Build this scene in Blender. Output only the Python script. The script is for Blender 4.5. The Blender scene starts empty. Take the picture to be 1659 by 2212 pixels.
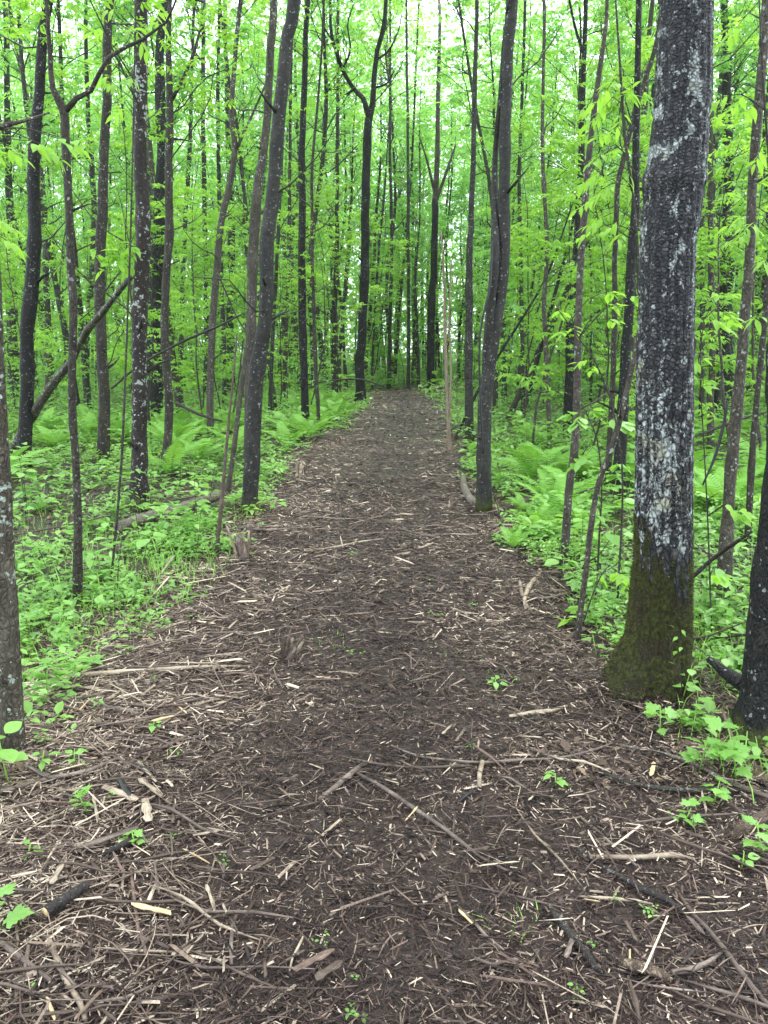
import bpy, math, random
import numpy as np
from mathutils import Vector, Matrix

R = np.random.RandomState(7)
random.seed(7)
SC = bpy.context.scene
COL = SC.collection

# ------------------------------------------------------------------ camera, sky, sun, exposure
CAM_H, PITCH, F, CX, CY = 1.6, math.radians(11.9), 1671.0, 829.5, 1106.0
cam_d = bpy.data.cameras.new('camera')
cam_d.sensor_fit = 'VERTICAL'; cam_d.sensor_height = 24.0
cam_d.lens = 12.0 * F / CY
cam_d.clip_start = 0.05; cam_d.clip_end = 600
cam = bpy.data.objects.new('camera', cam_d); COL.objects.link(cam)
cam.location = (0, 0, CAM_H); cam.rotation_euler = (math.pi/2 - PITCH, 0, 0)
SC.camera = cam

SUN_EL, SUN_AZ = 62.0, 30.0
world = bpy.data.worlds.new('World'); SC.world = world; world.use_nodes = True
nt = world.node_tree; nt.nodes.clear()
sky = nt.nodes.new('ShaderNodeTexSky'); sky.sky_type = 'NISHITA'; sky.sun_disc = False
sky.sun_elevation = math.radians(SUN_EL); sky.sun_rotation = math.radians(SUN_AZ)
sky.dust_density = 3.0
mixw = nt.nodes.new('ShaderNodeMix'); mixw.data_type = 'RGBA'; mixw.inputs[0].default_value = 0.82
mixw.inputs[7].default_value = (9.3, 10.4, 11.6, 1)
bg = nt.nodes.new('ShaderNodeBackground'); bg.inputs[1].default_value = 0.12
wo = nt.nodes.new('ShaderNodeOutputWorld')
nt.links.new(sky.outputs[0], mixw.inputs[6]); nt.links.new(mixw.outputs[2], bg.inputs[0]); nt.links.new(bg.outputs[0], wo.inputs[0])
sun_d = bpy.data.lights.new('sun', 'SUN'); sun_d.energy = 1.5; sun_d.angle = math.radians(35); sun_d.color = (1, .97, .92)
sun = bpy.data.objects.new('sun', sun_d); COL.objects.link(sun); sun.location = (0, 0, 40)
sun.rotation_euler = (math.radians(90 - SUN_EL), 0, math.radians(180 - SUN_AZ))
SC.view_settings.view_transform = 'Standard'; SC.view_settings.look = 'None'
SC.view_settings.gamma = 1.0; SC.view_settings.use_curve_mapping = False
SC.view_settings.exposure = 1.8
SC.render.engine = 'CYCLES'
SC.cycles.max_bounces = 7; SC.cycles.diffuse_bounces = 4; SC.cycles.glossy_bounces = 2
SC.cycles.transmission_bounces = 5; SC.cycles.transparent_max_bounces = 8
SC.cycles.caustics_reflective = False; SC.cycles.caustics_refractive = False
SC.cycles.use_denoising = True

# ------------------------------------------------------------------ places: from the photograph's measures to metres
CP, SP = math.cos(PITCH), math.sin(PITCH)
def ray(px, py):
    u = (px - CX) / F; v = (CY - py) / F
    return u, CP + v * SP, -SP + v * CP
def P(px, py, Y=None, z=0.0):
    u, dy, dz = ray(px, py)
    t = (z - CAM_H) / dz if Y is None else Y / dy
    return np.array([u * t, dy * t, CAM_H + dz * t]), t
def G(px, py):
    z = 0.0
    for _ in range(6):
        p, t = P(px, py, None, z); z = .5 * z + .5 * float(surf(p[0], p[1]))
    p[2] = float(surf(p[0], p[1])); return p, t
def gy(py): return P(CX, py)[0][1]

# ------------------------------------------------------------------ numpy noise
_lat = R.rand(32, 32, 32)
def vnoise(x, y, z=0.0):
    x, y, z = np.broadcast_arrays(np.asarray(x, float), np.asarray(y, float), np.asarray(z, float))
    xi, yi, zi = np.floor(x).astype(int), np.floor(y).astype(int), np.floor(z).astype(int)
    fx, fy, fz = x - xi, y - yi, z - zi
    fx, fy, fz = [f * f * (3 - 2 * f) for f in (fx, fy, fz)]
    o = 0
    for a in (0, 1):
        for b in (0, 1):
            for c in (0, 1):
                o = o + _lat[(xi + a) % 32, (yi + b) % 32, (zi + c) % 32] * (fx if a else 1 - fx) * (fy if b else 1 - fy) * (fz if c else 1 - fz)
    return o
def fbm(x, y, z=0.0, n=3):
    s, a = 0, .5
    for i in range(n):
        s = s + a * vnoise(np.asarray(x) * 2**i + 7.3 * i, np.asarray(y) * 2**i + 3.1 * i, np.asarray(z) * 2**i); a *= .5
    return s

def edge_fn(pts, far):
    w = sorted([(P(x, y)[0][1], P(x, y)[0][0]) for x, y in pts])
    ys = np.array([a for a, b in w]); xs = np.array([b for a, b in w])
    return lambda y: np.interp(y, ys, xs) + np.where(np.asarray(y) > ys[-1], (np.asarray(y) - ys[-1]) * far, 0)
pathL = edge_fn([(795, 850), (800, 880), (745, 920), (672, 970), (610, 1030), (560, 1100), (480, 1200), (350, 1300), (180, 1400), (30, 1500), (-180, 1640), (-700, 2000), (-1300, 2500)], .5)
pathR = edge_fn([(895, 850), (950, 880), (964, 920), (972, 970), (1000, 1030), (1040, 1100), (1110, 1200), (1220, 1300), (1320, 1400), (1400, 1500), (1560, 1640), (2100, 2000), (2900, 2500)], .5)
herbL = edge_fn([(780, 850), (790, 880), (735, 920), (655, 970), (592, 1030), (540, 1100), (472, 1180), (445, 1240), (385, 1300), (300, 1350), (180, 1400), (110, 1480), (60, 1560), (10, 1650), (-150, 1800), (-500, 2200)], .5)
herbR = edge_fn([(905, 850), (955, 880), (975, 920), (988, 970), (1015, 1030), (1065, 1100), (1135, 1200), (1215, 1300), (1290, 1400), (1335, 1450), (1395, 1520), (1430, 1600), (1500, 1700), (1600, 1800), (1750, 1900), (2200, 2200)], .5)

def hgt(x, y):
    x = np.asarray(x, float); y = np.asarray(y, float)
    near = .05 * (fbm(x * .7 + 40, y * .7 + 11) - .45) + .022 * (fbm(x * 3.1 + 9, y * 3.1) - .45)
    heap = .10 * np.clip((-x - .55) / 1.2, 0, 1) * np.clip((3.4 - y) / 1.5, 0, 1)
    far = np.clip((y - 25) / 60, 0, 1) * 1.2 * (fbm(x * .05, y * .05 + 3) - .45)
    return near + heap + far

# ------------------------------------------------------------------ mesh builder
class MB:
    def __init__(s): s.v, s.q, s.t, s.a, s.n = [], [], [], [], 0
    def add(s, v, q=None, t=None, a=0.5):
        v = np.asarray(v, float).reshape(-1, 3)
        if q is not None and len(q): s.q.append(np.asarray(q, int).reshape(-1, 4) + s.n)
        if t is not None and len(t): s.t.append(np.asarray(t, int).reshape(-1, 3) + s.n)
        s.a.append(np.broadcast_to(np.asarray(a, float), (len(v),)).copy()); s.v.append(v); s.n += len(v)
    def mesh(s, name, mat, smooth=False, extra=None):
        me = bpy.data.meshes.new(name)
        v = np.concatenate(s.v); q = np.concatenate(s.q) if s.q else np.zeros((0, 4), int); t = np.concatenate(s.t) if s.t else np.zeros((0, 3), int)
        me.vertices.add(len(v)); me.vertices.foreach_set('co', v.astype(np.float32).ravel())
        me.loops.add(q.size + t.size); me.loops.foreach_set('vertex_index', np.concatenate([q.ravel(), t.ravel()]).astype(np.int32))
        me.polygons.add(len(q) + len(t))
        st = np.concatenate([np.arange(len(q)) * 4, q.size + np.arange(len(t)) * 3]).astype(np.int32)
        me.polygons.foreach_set('loop_start', st)
        at = me.attributes.new('tint', 'FLOAT', 'POINT'); at.data.foreach_set('value', np.concatenate(s.a).astype(np.float32))
        for k, arr in (extra or {}).items():
            e = me.attributes.new(k, 'FLOAT', 'POINT'); e.data.foreach_set('value', np.asarray(arr, np.float32))
        me.update(calc_edges=True); me.validate()
        if smooth: me.polygons.foreach_set('use_smooth', np.ones(len(me.polygons), bool))
        me.materials.append(mat)
        return me
    def build(s, name, mat, parent=None, smooth=False, loc=None, **kw):
        return link(name, s.mesh(name, mat, smooth, **kw), parent, loc)
def link(name, me, parent=None, loc=None):
    o = bpy.data.objects.new(name, me); COL.objects.link(o)
    if parent is not None: o.parent = parent
    if loc is not None: o.location = [float(c) for c in loc]
    return o
def tag(o, label=None, cat=None, group=None, kind=None):
    if label: o['label'] = label
    if cat: o['category'] = cat
    if group: o['group'] = group
    if kind: o['kind'] = kind
    return o
def empty(name, loc, label, cat, group=None, rz=0, s=1):
    o = link(name, None, None, loc); o.rotation_euler = (0, 0, rz); o.scale = (s, s, s); o.empty_display_size = .1
    return tag(o, label, cat, group)
def basis(x, y, z, loc, s=(1, 1, 1)):
    m = Matrix.Identity(4)
    for i in range(3):
        m[i][0], m[i][1], m[i][2], m[i][3] = float(x[i] * s[0]), float(y[i] * s[1]), float(z[i] * s[2]), float(loc[i])
    return m
def unit(v):
    v = np.asarray(v, float); return v / (np.linalg.norm(v, axis=-1, keepdims=True) + 1e-9)

def resample(pts, rad, step):
    pts = np.asarray(pts, float); rad = np.asarray(rad, float)
    if len(pts) < 2: return pts, rad
    p = np.vstack([2 * pts[0] - pts[1], pts, 2 * pts[-1] - pts[-2]]); o, r = [], []
    for i in range(1, len(p) - 2):
        L = np.linalg.norm(p[i + 1] - p[i]); n = max(1, int(L / step)); t = np.arange(n)[:, None] / n
        a, b, c, d = p[i - 1], p[i], p[i + 1], p[i + 2]
        o.append(.5 * (2 * b + (c - a) * t + (2 * a - 5 * b + 4 * c - d) * t * t + (3 * b - a - 3 * c + d) * t**3))
        r.append(rad[i - 1] + (rad[i] - rad[i - 1]) * t[:, 0])
    return np.vstack(o + [p[-2][None]]), np.concatenate(r + [rad[-1:]])
def tube(mb, pts, rad, sides=8, rough=0.0, cap=True, a=.5, seed=0.0):
    pts = np.asarray(pts, float); rad = np.asarray(rad, float); n = len(pts)
    T = unit(np.gradient(pts, axis=0))
    ref = np.array([1., .13, .07]) if abs(T[0][0]) < .9 else np.array([0, 1., .1])
    U = unit(ref - (T @ ref)[:, None] * T); V = np.cross(T, U)
    th = np.arange(sides) * 2 * math.pi / sides
    rr = rad[:, None] * np.ones(sides)
    if rough:
        s_ = np.cumsum(np.r_[0, np.linalg.norm(np.diff(pts, axis=0), axis=1)])
        k = 1.0 / max(.04, float(rad.mean()) * 2)
        rr = rr * (1 + rough * 2.6 * (fbm(np.cos(th)[None] * 1.3 + seed + 5, np.sin(th)[None] * 1.3 + 9, s_[:, None] * k) - .44))
    v = pts[:, None] + U[:, None] * (np.cos(th)[None] * rr)[..., None] + V[:, None] * (np.sin(th)[None] * rr)[..., None]
    i = np.arange(n - 1)[:, None] * sides; j = np.arange(sides)[None]; j2 = (j + 1) % sides
    q = np.stack([i + j, i + j2, i + sides + j2, i + sides + j], -1).reshape(-1, 4)
    v = v.reshape(-1, 3); t = None
    if cap:
        v = np.vstack([v, pts[-1] + T[-1] * rad[-1] * .15, pts[0] - T[0] * rad[0] * .15])
        jj = np.arange(sides); e = (n - 1) * sides; k2 = (jj + 1) % sides
        t = np.vstack([np.stack([e + jj, e + k2, np.full(sides, n * sides)], -1), np.stack([k2, jj, np.full(sides, n * sides + 1)], -1)])
    mb.add(v, q, t, a)

# ------------------------------------------------------------------ materials
def newmat(name):
    m = bpy.data.materials.new(name); m.use_nodes = True; n = m.node_tree; n.nodes.clear()
    return m, n, n.nodes.new('ShaderNodeOutputMaterial')
def N(n, t, **kw):
    x = n.nodes.new(t)
    for k, v in kw.items(): setattr(x, k, v)
    return x
def ramp(n, src, stops, interp='LINEAR'):
    r = N(n, 'ShaderNodeValToRGB'); r.color_ramp.interpolation = interp
    while len(r.color_ramp.elements) < len(stops): r.color_ramp.elements.new(.5)
    for e, (p, c) in zip(r.color_ramp.elements, stops): e.position = p; e.color = (*c, 1) if len(c) == 3 else c
    n.links.new(src, r.inputs[0]); return r.outputs[0]
def noise(n, vec, scale, detail=3, rough=.55, dist=0):
    x = N(n, 'ShaderNodeTexNoise'); x.inputs['Scale'].default_value = scale; x.inputs['Detail'].default_value = detail
    x.inputs['Roughness'].default_value = rough; x.inputs['Distortion'].default_value = dist
    if vec is not None: n.links.new(vec, x.inputs['Vector'])
    return x.outputs['Fac']
def vor(n, vec, scale, feat='F1', rnd=1):
    x = N(n, 'ShaderNodeTexVoronoi', feature=feat); x.inputs['Scale'].default_value = scale; x.inputs['Randomness'].default_value = rnd
    n.links.new(vec, x.inputs['Vector']); return x
def mapping(n, vec, sc, loc=None):
    x = N(n, 'ShaderNodeMapping'); x.inputs['Scale'].default_value = sc; n.links.new(vec, x.inputs['Vector'])
    return x.outputs[0]
def mixc(n, f, a, b, blend='MIX'):
    x = N(n, 'ShaderNodeMix', data_type='RGBA', blend_type=blend)
    for s, v in ((x.inputs[0], f), (x.inputs[6], a), (x.inputs[7], b)):
        if isinstance(v, (int, float)): s.default_value = v
        elif isinstance(v, tuple): s.default_value = (*v, 1)
        else: n.links.new(v, s)
    return x.outputs[2]
def mth(n, op, a, b=0.0, c=None, clamp=False):
    x = N(n, 'ShaderNodeMath', operation=op, use_clamp=clamp)
    for i, v in enumerate((a, b) if c is None else (a, b, c)):
        if isinstance(v, (int, float)): x.inputs[i].default_value = v
        else: n.links.new(v, x.inputs[i])
    return x.outputs[0]
def bump(n, h, strength, dist, prev=None):
    x = N(n, 'ShaderNodeBump'); x.inputs['Strength'].default_value = strength; x.inputs['Distance'].default_value = dist
    n.links.new(h, x.inputs['Height'])
    if prev: n.links.new(prev, x.inputs['Normal'])
    return x.outputs[0]
def prin(n, out, col, rough=.6, spec=.4, normal=None):
    p = N(n, 'ShaderNodeBsdfPrincipled')
    for s, v in (('Base Color', col), ('Roughness', rough), ('Specular IOR Level', spec)):
        if isinstance(v, tuple): p.inputs[s].default_value = (*v, 1)
        elif isinstance(v, (int, float)): p.inputs[s].default_value = v
        else: n.links.new(v, p.inputs[s])
    if normal: n.links.new(normal, p.inputs['Normal'])
    if out: n.links.new(p.outputs[0], out.inputs[0])
    return p.outputs[0]
def attr(n, name): return N(n, 'ShaderNodeAttribute', attribute_name=name).outputs['Fac']

def leaf_mat(name, dark, mid, light, trans=.42, spec=.28, rough=.5, tr_gain=1.5):
    m, n, out = newmat(name)
    oi = N(n, 'ShaderNodeObjectInfo').outputs['Random']
    t = mth(n, 'ADD', mth(n, 'MULTIPLY', attr(n, 'tint'), .75), mth(n, 'MULTIPLY', oi, .25))
    c = ramp(n, t, [(0.05, dark), (.5, mid), (.95, light)])
    tc = N(n, 'ShaderNodeTexCoord').outputs['Object']
    c = mixc(n, .35, c, mixc(n, noise(n, tc, 9, 2), tuple(.7 * x for x in mid), tuple(min(1, 1.25 * x) for x in light)), 'MIX')
    b = prin(n, None, c, rough, spec)
    tr = N(n, 'ShaderNodeBsdfTranslucent')
    n.links.new(mixc(n, 1.0, c, (tr_gain, tr_gain, tr_gain * .7), 'MULTIPLY'), tr.inputs[0])
    mx = N(n, 'ShaderNodeMixShader'); mx.inputs[0].default_value = trans
    n.links.new(b, mx.inputs[1]); n.links.new(tr.outputs[0], mx.inputs[2]); n.links.new(mx.outputs[0], out.inputs[0])
    return m
M = {}
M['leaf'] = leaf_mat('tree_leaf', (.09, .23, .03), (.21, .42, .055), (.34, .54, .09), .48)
M['leaf_hazed'] = leaf_mat('hazed_far_leaf', (.10, .27, .06), (.22, .46, .115), (.33, .57, .17), .5)  # paler, bluer copy of the leaf greens: haze of distance painted into the colour
M['herb'] = leaf_mat('herb_leaf', (.05, .16, .03), (.16, .35, .06), (.32, .52, .13), .36, spec=.45, rough=.42)
M['fern'] = leaf_mat('fern_leaf', (.07, .21, .03), (.16, .36, .05), (.25, .46, .08), .3)
M['grass'] = leaf_mat('grass_blade', (.10, .28, .03), (.21, .45, .06), (.34, .56, .12), .3)

def bark_mat(name, dark, mid, light, lichen=.2, lcol=(.42, .45, .40), moss=.0, scale=1.0, vstretch=.38, bumpd=.006, plates=True, cover=1.0):
    m, n, out = newmat(name)
    tc = N(n, 'ShaderNodeTexCoord').outputs['Object']
    wn = N(n, 'ShaderNodeTexNoise'); wn.inputs['Scale'].default_value = 14; wn.inputs['Detail'].default_value = 3; n.links.new(tc, wn.inputs['Vector'])
    wa = N(n, 'ShaderNodeVectorMath', operation='MULTIPLY_ADD'); n.links.new(wn.outputs['Color'], wa.inputs[0]); wa.inputs[1].default_value = (.05, .05, .10); n.links.new(tc, wa.inputs[2])
    v = mapping(n, wa.outputs[0], (scale, scale, scale * vstretch))
    n1 = noise(n, v, 28, 6, .65); n2 = noise(n, tc, 4.5, 3)
    vo = vor(n, v, 58, 'DISTANCE_TO_EDGE').outputs['Distance'] if plates else mth(n, 'MULTIPLY', mth(n, 'GREATER_THAN', noise(n, mapping(n, wa.outputs[0], (1, 1, 7)), 7, 3), .56), .5)
    base = ramp(n, mth(n, 'ADD', mth(n, 'MULTIPLY', n1, .7), mth(n, 'MULTIPLY', n2, .35)), [(.3, dark), (.52, mid), (.75, light)])
    if not plates: base = mixc(n, mth(n, 'MULTIPLY', vo, .7), base, tuple(2.6 * x for x in mid))
    if plates: base = mixc(n, mth(n, 'MULTIPLY', mth(n, 'SUBTRACT', 1, mth(n, 'MULTIPLY', mth(n, 'ADD', vo, mth(n, 'MULTIPLY', n1, .12)), 5, clamp=True), clamp=True), .8), base, tuple(.5 * x for x in dark))
    # lichen: crusts in patches plus single flecks
    l1 = noise(n, tc, 17 * scale, 5, .7); l2 = noise(n, tc, 2.2, 2); wv = N(n, 'ShaderNodeTexNoise'); wv.inputs['Scale'].default_value = 30 * scale; wv.inputs['Detail'].default_value = 3; n.links.new(tc, wv.inputs['Vector'])
    dv = N(n, 'ShaderNodeVectorMath', operation='MULTIPLY_ADD'); n.links.new(wv.outputs['Color'], dv.inputs[0]); dv.inputs[1].default_value = (.045, .045, .045); n.links.new(tc, dv.inputs[2])
    vs = vor(n, dv.outputs[0], 30 * scale)
    spot = mth(n, 'LESS_THAN', vs.outputs['Distance'], mth(n, 'MULTIPLY', mth(n, 'SUBTRACT', mth(n, 'ADD', l1, mth(n, 'MULTIPLY', l2, .4)), .54), 1.1 * cover))
    patch = mth(n, 'GREATER_THAN', mth(n, 'ADD', l1, mth(n, 'MULTIPLY', l2, .35)), .90 - .14 * lichen)
    col0 = None; lm = mth(n, 'MAXIMUM', mth(n, 'MULTIPLY', spot, min(1, .25 + lichen)), mth(n, 'MULTIPLY', patch, .85))
    col = mixc(n, lm, base, mixc(n, noise(n, tc, 60, 2), tuple(.72 * x for x in lcol), lcol))
    if moss:
        z = N(n, 'ShaderNodeSeparateXYZ'); n.links.new(tc, z.inputs[0])
        mm = mth(n, 'SUBTRACT', mth(n, 'ADD', moss, mth(n, 'MULTIPLY', mth(n, 'SUBTRACT', noise(n, tc, 11, 4), .5), .35)), z.outputs['Z'])
        mm = mth(n, 'MULTIPLY', mm, 12, clamp=True)
        col = mixc(n, mm, col, mixc(n, noise(n, tc, 30, 4), (.018, .022, .006), (.075, .085, .018)))
    h = mth(n, 'ADD', mth(n, 'MULTIPLY', n1, .8), mth(n, 'MULTIPLY', vo, 1.5 if plates else .6))
    nb = bump(n, h, 1, bumpd * 1.9); nb = bump(n, noise(n, tc, 130, 3), .35, .0015, nb)
    prin(n, out, col, ramp(n, n1, [(.3, (.5,) * 3), (.8, (.8,) * 3)]), .22, nb)
    return m
M['bark_dark'] = bark_mat('dark_wet_bark', (.0046, .0045, .0040), (.0125, .0118, .0100), (.034, .031, .026), .22, moss=.14)
M['bark_brown'] = bark_mat('brown_bark', (.014, .011, .008), (.041, .034, .024), (.10, .085, .063), .3, moss=.12)
M['bark_lichen'] = bark_mat('lichened_bark', (0.0096, 0.0072, 0.0064), (0.0288, 0.0208, 0.0168), (0.0680, 0.0536, 0.0448), .9, moss=.16)
M['bark_olive'] = bark_mat('olive_brown_bark', (.026, .022, .015), (.075, .063, .044), (.15, .13, .095), .75, lcol=(.34, .40, .33))
M['bark_smooth'] = bark_mat('smooth_ringed_bark', (.0075, .0072, .0062), (.0215, .0200, .0165), (.066, .060, .050), .18, plates=False, bumpd=.008, moss=.18)
M['bark_grey'] = bark_mat('grey_flaky_bark', (.024, .020, .015), (.070, .058, .043), (.16, .135, .105), .4, moss=0)
M['bark_pale'] = bark_mat('pale_bark', (.12, .12, .12), (.30, .31, .31), (.52, .54, .54), .1, plates=False, bumpd=.002)
M['bark_bare'] = bark_mat('barkless_trunk', (.11, .075, .05), (.24, .175, .125), (.40, .32, .24), .05, vstretch=.08, bumpd=.004)
M['bark_far'] = bark_mat('far_bark', (.014, .014, .011), (.040, .038, .029), (.090, .083, .064), .35)
M['twig'] = bark_mat('twig_bark', (.018, .016, .012), (.042, .036, .026), (.085, .075, .055), .15, scale=2, bumpd=.002)
M['stick_bark'] = bark_mat('wet_branch_bark', (.010, .008, .007), (.030, .023, .020), (.075, .060, .050), .05, scale=2, bumpd=.002)
M['rot'] = bark_mat('rotten_orange_bark', (.03, .020, .015), (.12, .08, .055), (.36, .27, .19), .5, lcol=(.40, .33, .22), scale=1.5)
M['log'] = bark_mat('fallen_bark', (.06, .048, .038), (.17, .14, .11), (.34, .30, .24), .12, scale=1.4)

def big_bark():
    m, n, out = newmat('furrowed_bark')
    tc = N(n, 'ShaderNodeTexCoord').outputs['Object']
    n1 = noise(n, tc, 60, 6, .7); lich = attr(n, 'lichen'); moss = attr(n, 'moss')
    cv = N(n, 'ShaderNodeCombineXYZ'); n.links.new(attr(n, 'column'), cv.inputs[0]); n.links.new(attr(n, 'course'), cv.inputs[1])
    wn = N(n, 'ShaderNodeTexNoise'); wn.inputs['Scale'].default_value = 45; wn.inputs['Detail'].default_value = 3; n.links.new(tc, wn.inputs['Vector'])
    wa = N(n, 'ShaderNodeVectorMath', operation='MULTIPLY_ADD'); n.links.new(wn.outputs['Color'], wa.inputs[0]); wa.inputs[1].default_value = (.75, .75, 0); n.links.new(cv.outputs[0], wa.inputs[2])
    ve = N(n, 'ShaderNodeTexVoronoi', feature='DISTANCE_TO_EDGE', voronoi_dimensions='2D'); vc = N(n, 'ShaderNodeTexVoronoi', feature='F1', voronoi_dimensions='2D')
    for v in (ve, vc):
        v.inputs['Scale'].default_value = 1; v.inputs['Randomness'].default_value = .92; n.links.new(wa.outputs[0], v.inputs['Vector'])
    sc = N(n, 'ShaderNodeSeparateColor'); n.links.new(vc.outputs['Color'], sc.inputs[0]); cell = sc.outputs[0]; cell2 = sc.outputs[1]
    plate = mth(n, 'MULTIPLY', mth(n, 'SUBTRACT', ve.outputs['Distance'], mth(n, 'MULTIPLY', n1, .16)), 9, clamp=True)
    base = ramp(n, mth(n, 'ADD', mth(n, 'MULTIPLY', n1, .78), mth(n, 'MULTIPLY', cell, .24)), [(.34, (.012, .012, .013)), (.50, (.030, .029, .029)), (.62, (.066, .061, .056)), (.82, (.19, .18, .155))])
    base = mixc(n, mth(n, 'ADD', mth(n, 'MULTIPLY', plate, .85), .12, clamp=True), (.004, .004, .005), base)
    ln = noise(n, tc, 85, 6, .8)
    lm = mth(n, 'ADD', mth(n, 'ADD', lich, mth(n, 'MULTIPLY', mth(n, 'SUBTRACT', ln, .5), 1.9)), mth(n, 'MULTIPLY', mth(n, 'SUBTRACT', cell2, .5), .3))
    lm = mth(n, 'MULTIPLY', mth(n, 'MULTIPLY', mth(n, 'SUBTRACT', lm, .56), 11, clamp=True), mth(n, 'ADD', mth(n, 'MULTIPLY', plate, .55), .45))
    lc = ramp(n, noise(n, tc, 34, 4), [(.3, (.24, .25, .18)), (.5, (.36, .39, .36)), (.75, (.52, .56, .55))])
    lc = mixc(n, mth(n, 'MULTIPLY', mth(n, 'GREATER_THAN', noise(n, tc, 5, 2), .62), .6), lc, (.30, .28, .17))
    col = mixc(n, lm, base, lc)
    mn = noise(n, tc, 48, 6, .75)
    mm = mth(n, 'MULTIPLY', mth(n, 'SUBTRACT', mth(n, 'ADD', moss, mth(n, 'MULTIPLY', mth(n, 'SUBTRACT', mn, .5), 1.5)), .48), 6, clamp=True)
    col = mixc(n, mm, col, mixc(n, mth(n, 'GREATER_THAN', noise(n, tc, 7, 3), .56), ramp(n, mn, [(.35, (.008, .008, .004)), (.5, (.036, .038, .009)), (.68, (.105, .115, .022))]), (.035, .024, .016)))
    nb = bump(n, mth(n, 'ADD', mth(n, 'MULTIPLY', plate, 1.0), mth(n, 'MULTIPLY', cell, .5)), 1, .009); nb = bump(n, n1, .9, .006, nb); nb = bump(n, noise(n, tc, 220, 3), .5, .001, nb); nb = bump(n, mth(n, 'MULTIPLY', mn, mm), 1, .025, nb)
    prin(n, out, col, ramp(n, n1, [(.3, (.4,) * 3), (.8, (.75,) * 3)]), .3, nb)
    return m
M['bark_big'] = big_bark()
M['moss'] = leaf_mat('moss', (.018, .018, .006), (.05, .052, .011), (.12, .125, .025), .15, tr_gain=1.1)

def soil_mat(name, cols, sc=1.0, wet=True):
    m, n, out = newmat(name)
    tc = N(n, 'ShaderNodeTexCoord').outputs['Object']
    a = noise(n, tc, 34 * sc, 7, .7); b = noise(n, tc, 2.3, 4); c = noise(n, tc, 160 * sc, 4, .7)
    v1 = vor(n, mapping(n, tc, (1, .28, 1)), 95 * sc).outputs['Color']; v2 = vor(n, mapping(n, tc, (.25, 1, 1)), 80 * sc).outputs['Color']
    g = mth(n, 'ADD', mth(n, 'MULTIPLY', a, .5), mth(n, 'MULTIPLY', c, .25))
    sx = N(n, 'ShaderNodeSeparateColor'); n.links.new(mixc(n, mth(n, 'GREATER_THAN', b, .5), v1, v2), sx.inputs[0])
    g = mth(n, 'ADD', g, mth(n, 'MULTIPLY', sx.outputs[0], .28))
    col = ramp(n, g, [(.3, cols[0]), (.52, cols[1]), (.8, cols[2])])
    nb = bump(n, mth(n, 'ADD', mth(n, 'MULTIPLY', a, 1.0), mth(n, 'MULTIPLY', sx.outputs[1], .35)), 1, .012); nb = bump(n, c, .6, .003, nb)
    prin(n, out, col, ramp(n, b, [(.4, (.34,) * 3), (.65, (.75,) * 3)]) if wet else .8, .3, nb)
    return m
M['mud'] = soil_mat('mulch_mud', ((.013, .0075, .006), (.036, .021, .016), (.09, .057, .044)))
M['floor'] = soil_mat('forest_soil', ((.012, .011, .007), (.032, .027, .016), (.08, .062, .035)), .8)

def wood_mat(name, stops, rough=.55, grain=False):
    m, n, out = newmat(name)
    tc = N(n, 'ShaderNodeTexCoord').outputs['Object']
    oi = N(n, 'ShaderNodeObjectInfo').outputs['Random']
    t = mth(n, 'ADD', attr(n, 'tint'), mth(n, 'MULTIPLY', mth(n, 'SUBTRACT', oi, .5), .25))
    t = mth(n, 'ADD', t, mth(n, 'MULTIPLY', mth(n, 'SUBTRACT', noise(n, tc, 70, 4, .7), .5), .45), clamp=True)
    if grain:
        gv = mapping(n, tc, (1.6, 5, 5)); ad = N(n, 'ShaderNodeVectorMath', operation='ADD'); n.links.new(gv, ad.inputs[0])
        cv = N(n, 'ShaderNodeCombineXYZ'); n.links.new(mth(n, 'MULTIPLY', oi, 50.0), cv.inputs[0]); n.links.new(cv.outputs[0], ad.inputs[1])
        gn = noise(n, ad.outputs[0], 2.2, 6, .75); t = mth(n, 'ADD', t, mth(n, 'MULTIPLY', mth(n, 'SUBTRACT', gn, .55), 2.0), clamp=True)
    c = ramp(n, t, stops)
    nb = bump(n, gn if grain else noise(n, tc, 150, 4, .7), .7, .003)
    prin(n, out, c, rough, .3, nb)
    return m
M['chip'] = wood_mat('shredded_wood', [(0, (.008, .005, .004)), (.4, (.036, .021, .016)), (.62, (.095, .059, .044)), (.8, (.23, .165, .12)), (1, (.56, .45, .33))], .5)
M['pale_wood'] = wood_mat('pale_split_wood', [(0, (.06, .04, .028)), (.35, (.22, .165, .115)), (.7, (.42, .34, .24)), (1, (.60, .52, .38))], grain=True)
M['yellow_wood'] = wood_mat('fresh_cut_wood', [(0, (.30, .19, .09)), (.5, (.52, .38, .20)), (1, (.66, .53, .32))], grain=True)
M['red_wood'] = wood_mat('reddish_inner_bark', [(0, (.05, .032, .024)), (.5, (.14, .09, .066)), (1, (.36, .245, .185))], grain=True)
M['grey_wood'] = wood_mat('weathered_wood', [(0, (.03, .021, .017)), (.5, (.12, .088, .070)), (1, (.32, .255, .20))], grain=True)
M['dark_wood'] = wood_mat('wet_dark_wood', [(0, (.008, .007, .007)), (.5, (.024, .021, .021)), (1, (.07, .055, .048))], .35, grain=True)
M['brown_wood'] = wood_mat('brown_stick', [(0, (.035, .022, .016)), (.5, (.085, .058, .043)), (1, (.19, .14, .105))], grain=True)

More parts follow.
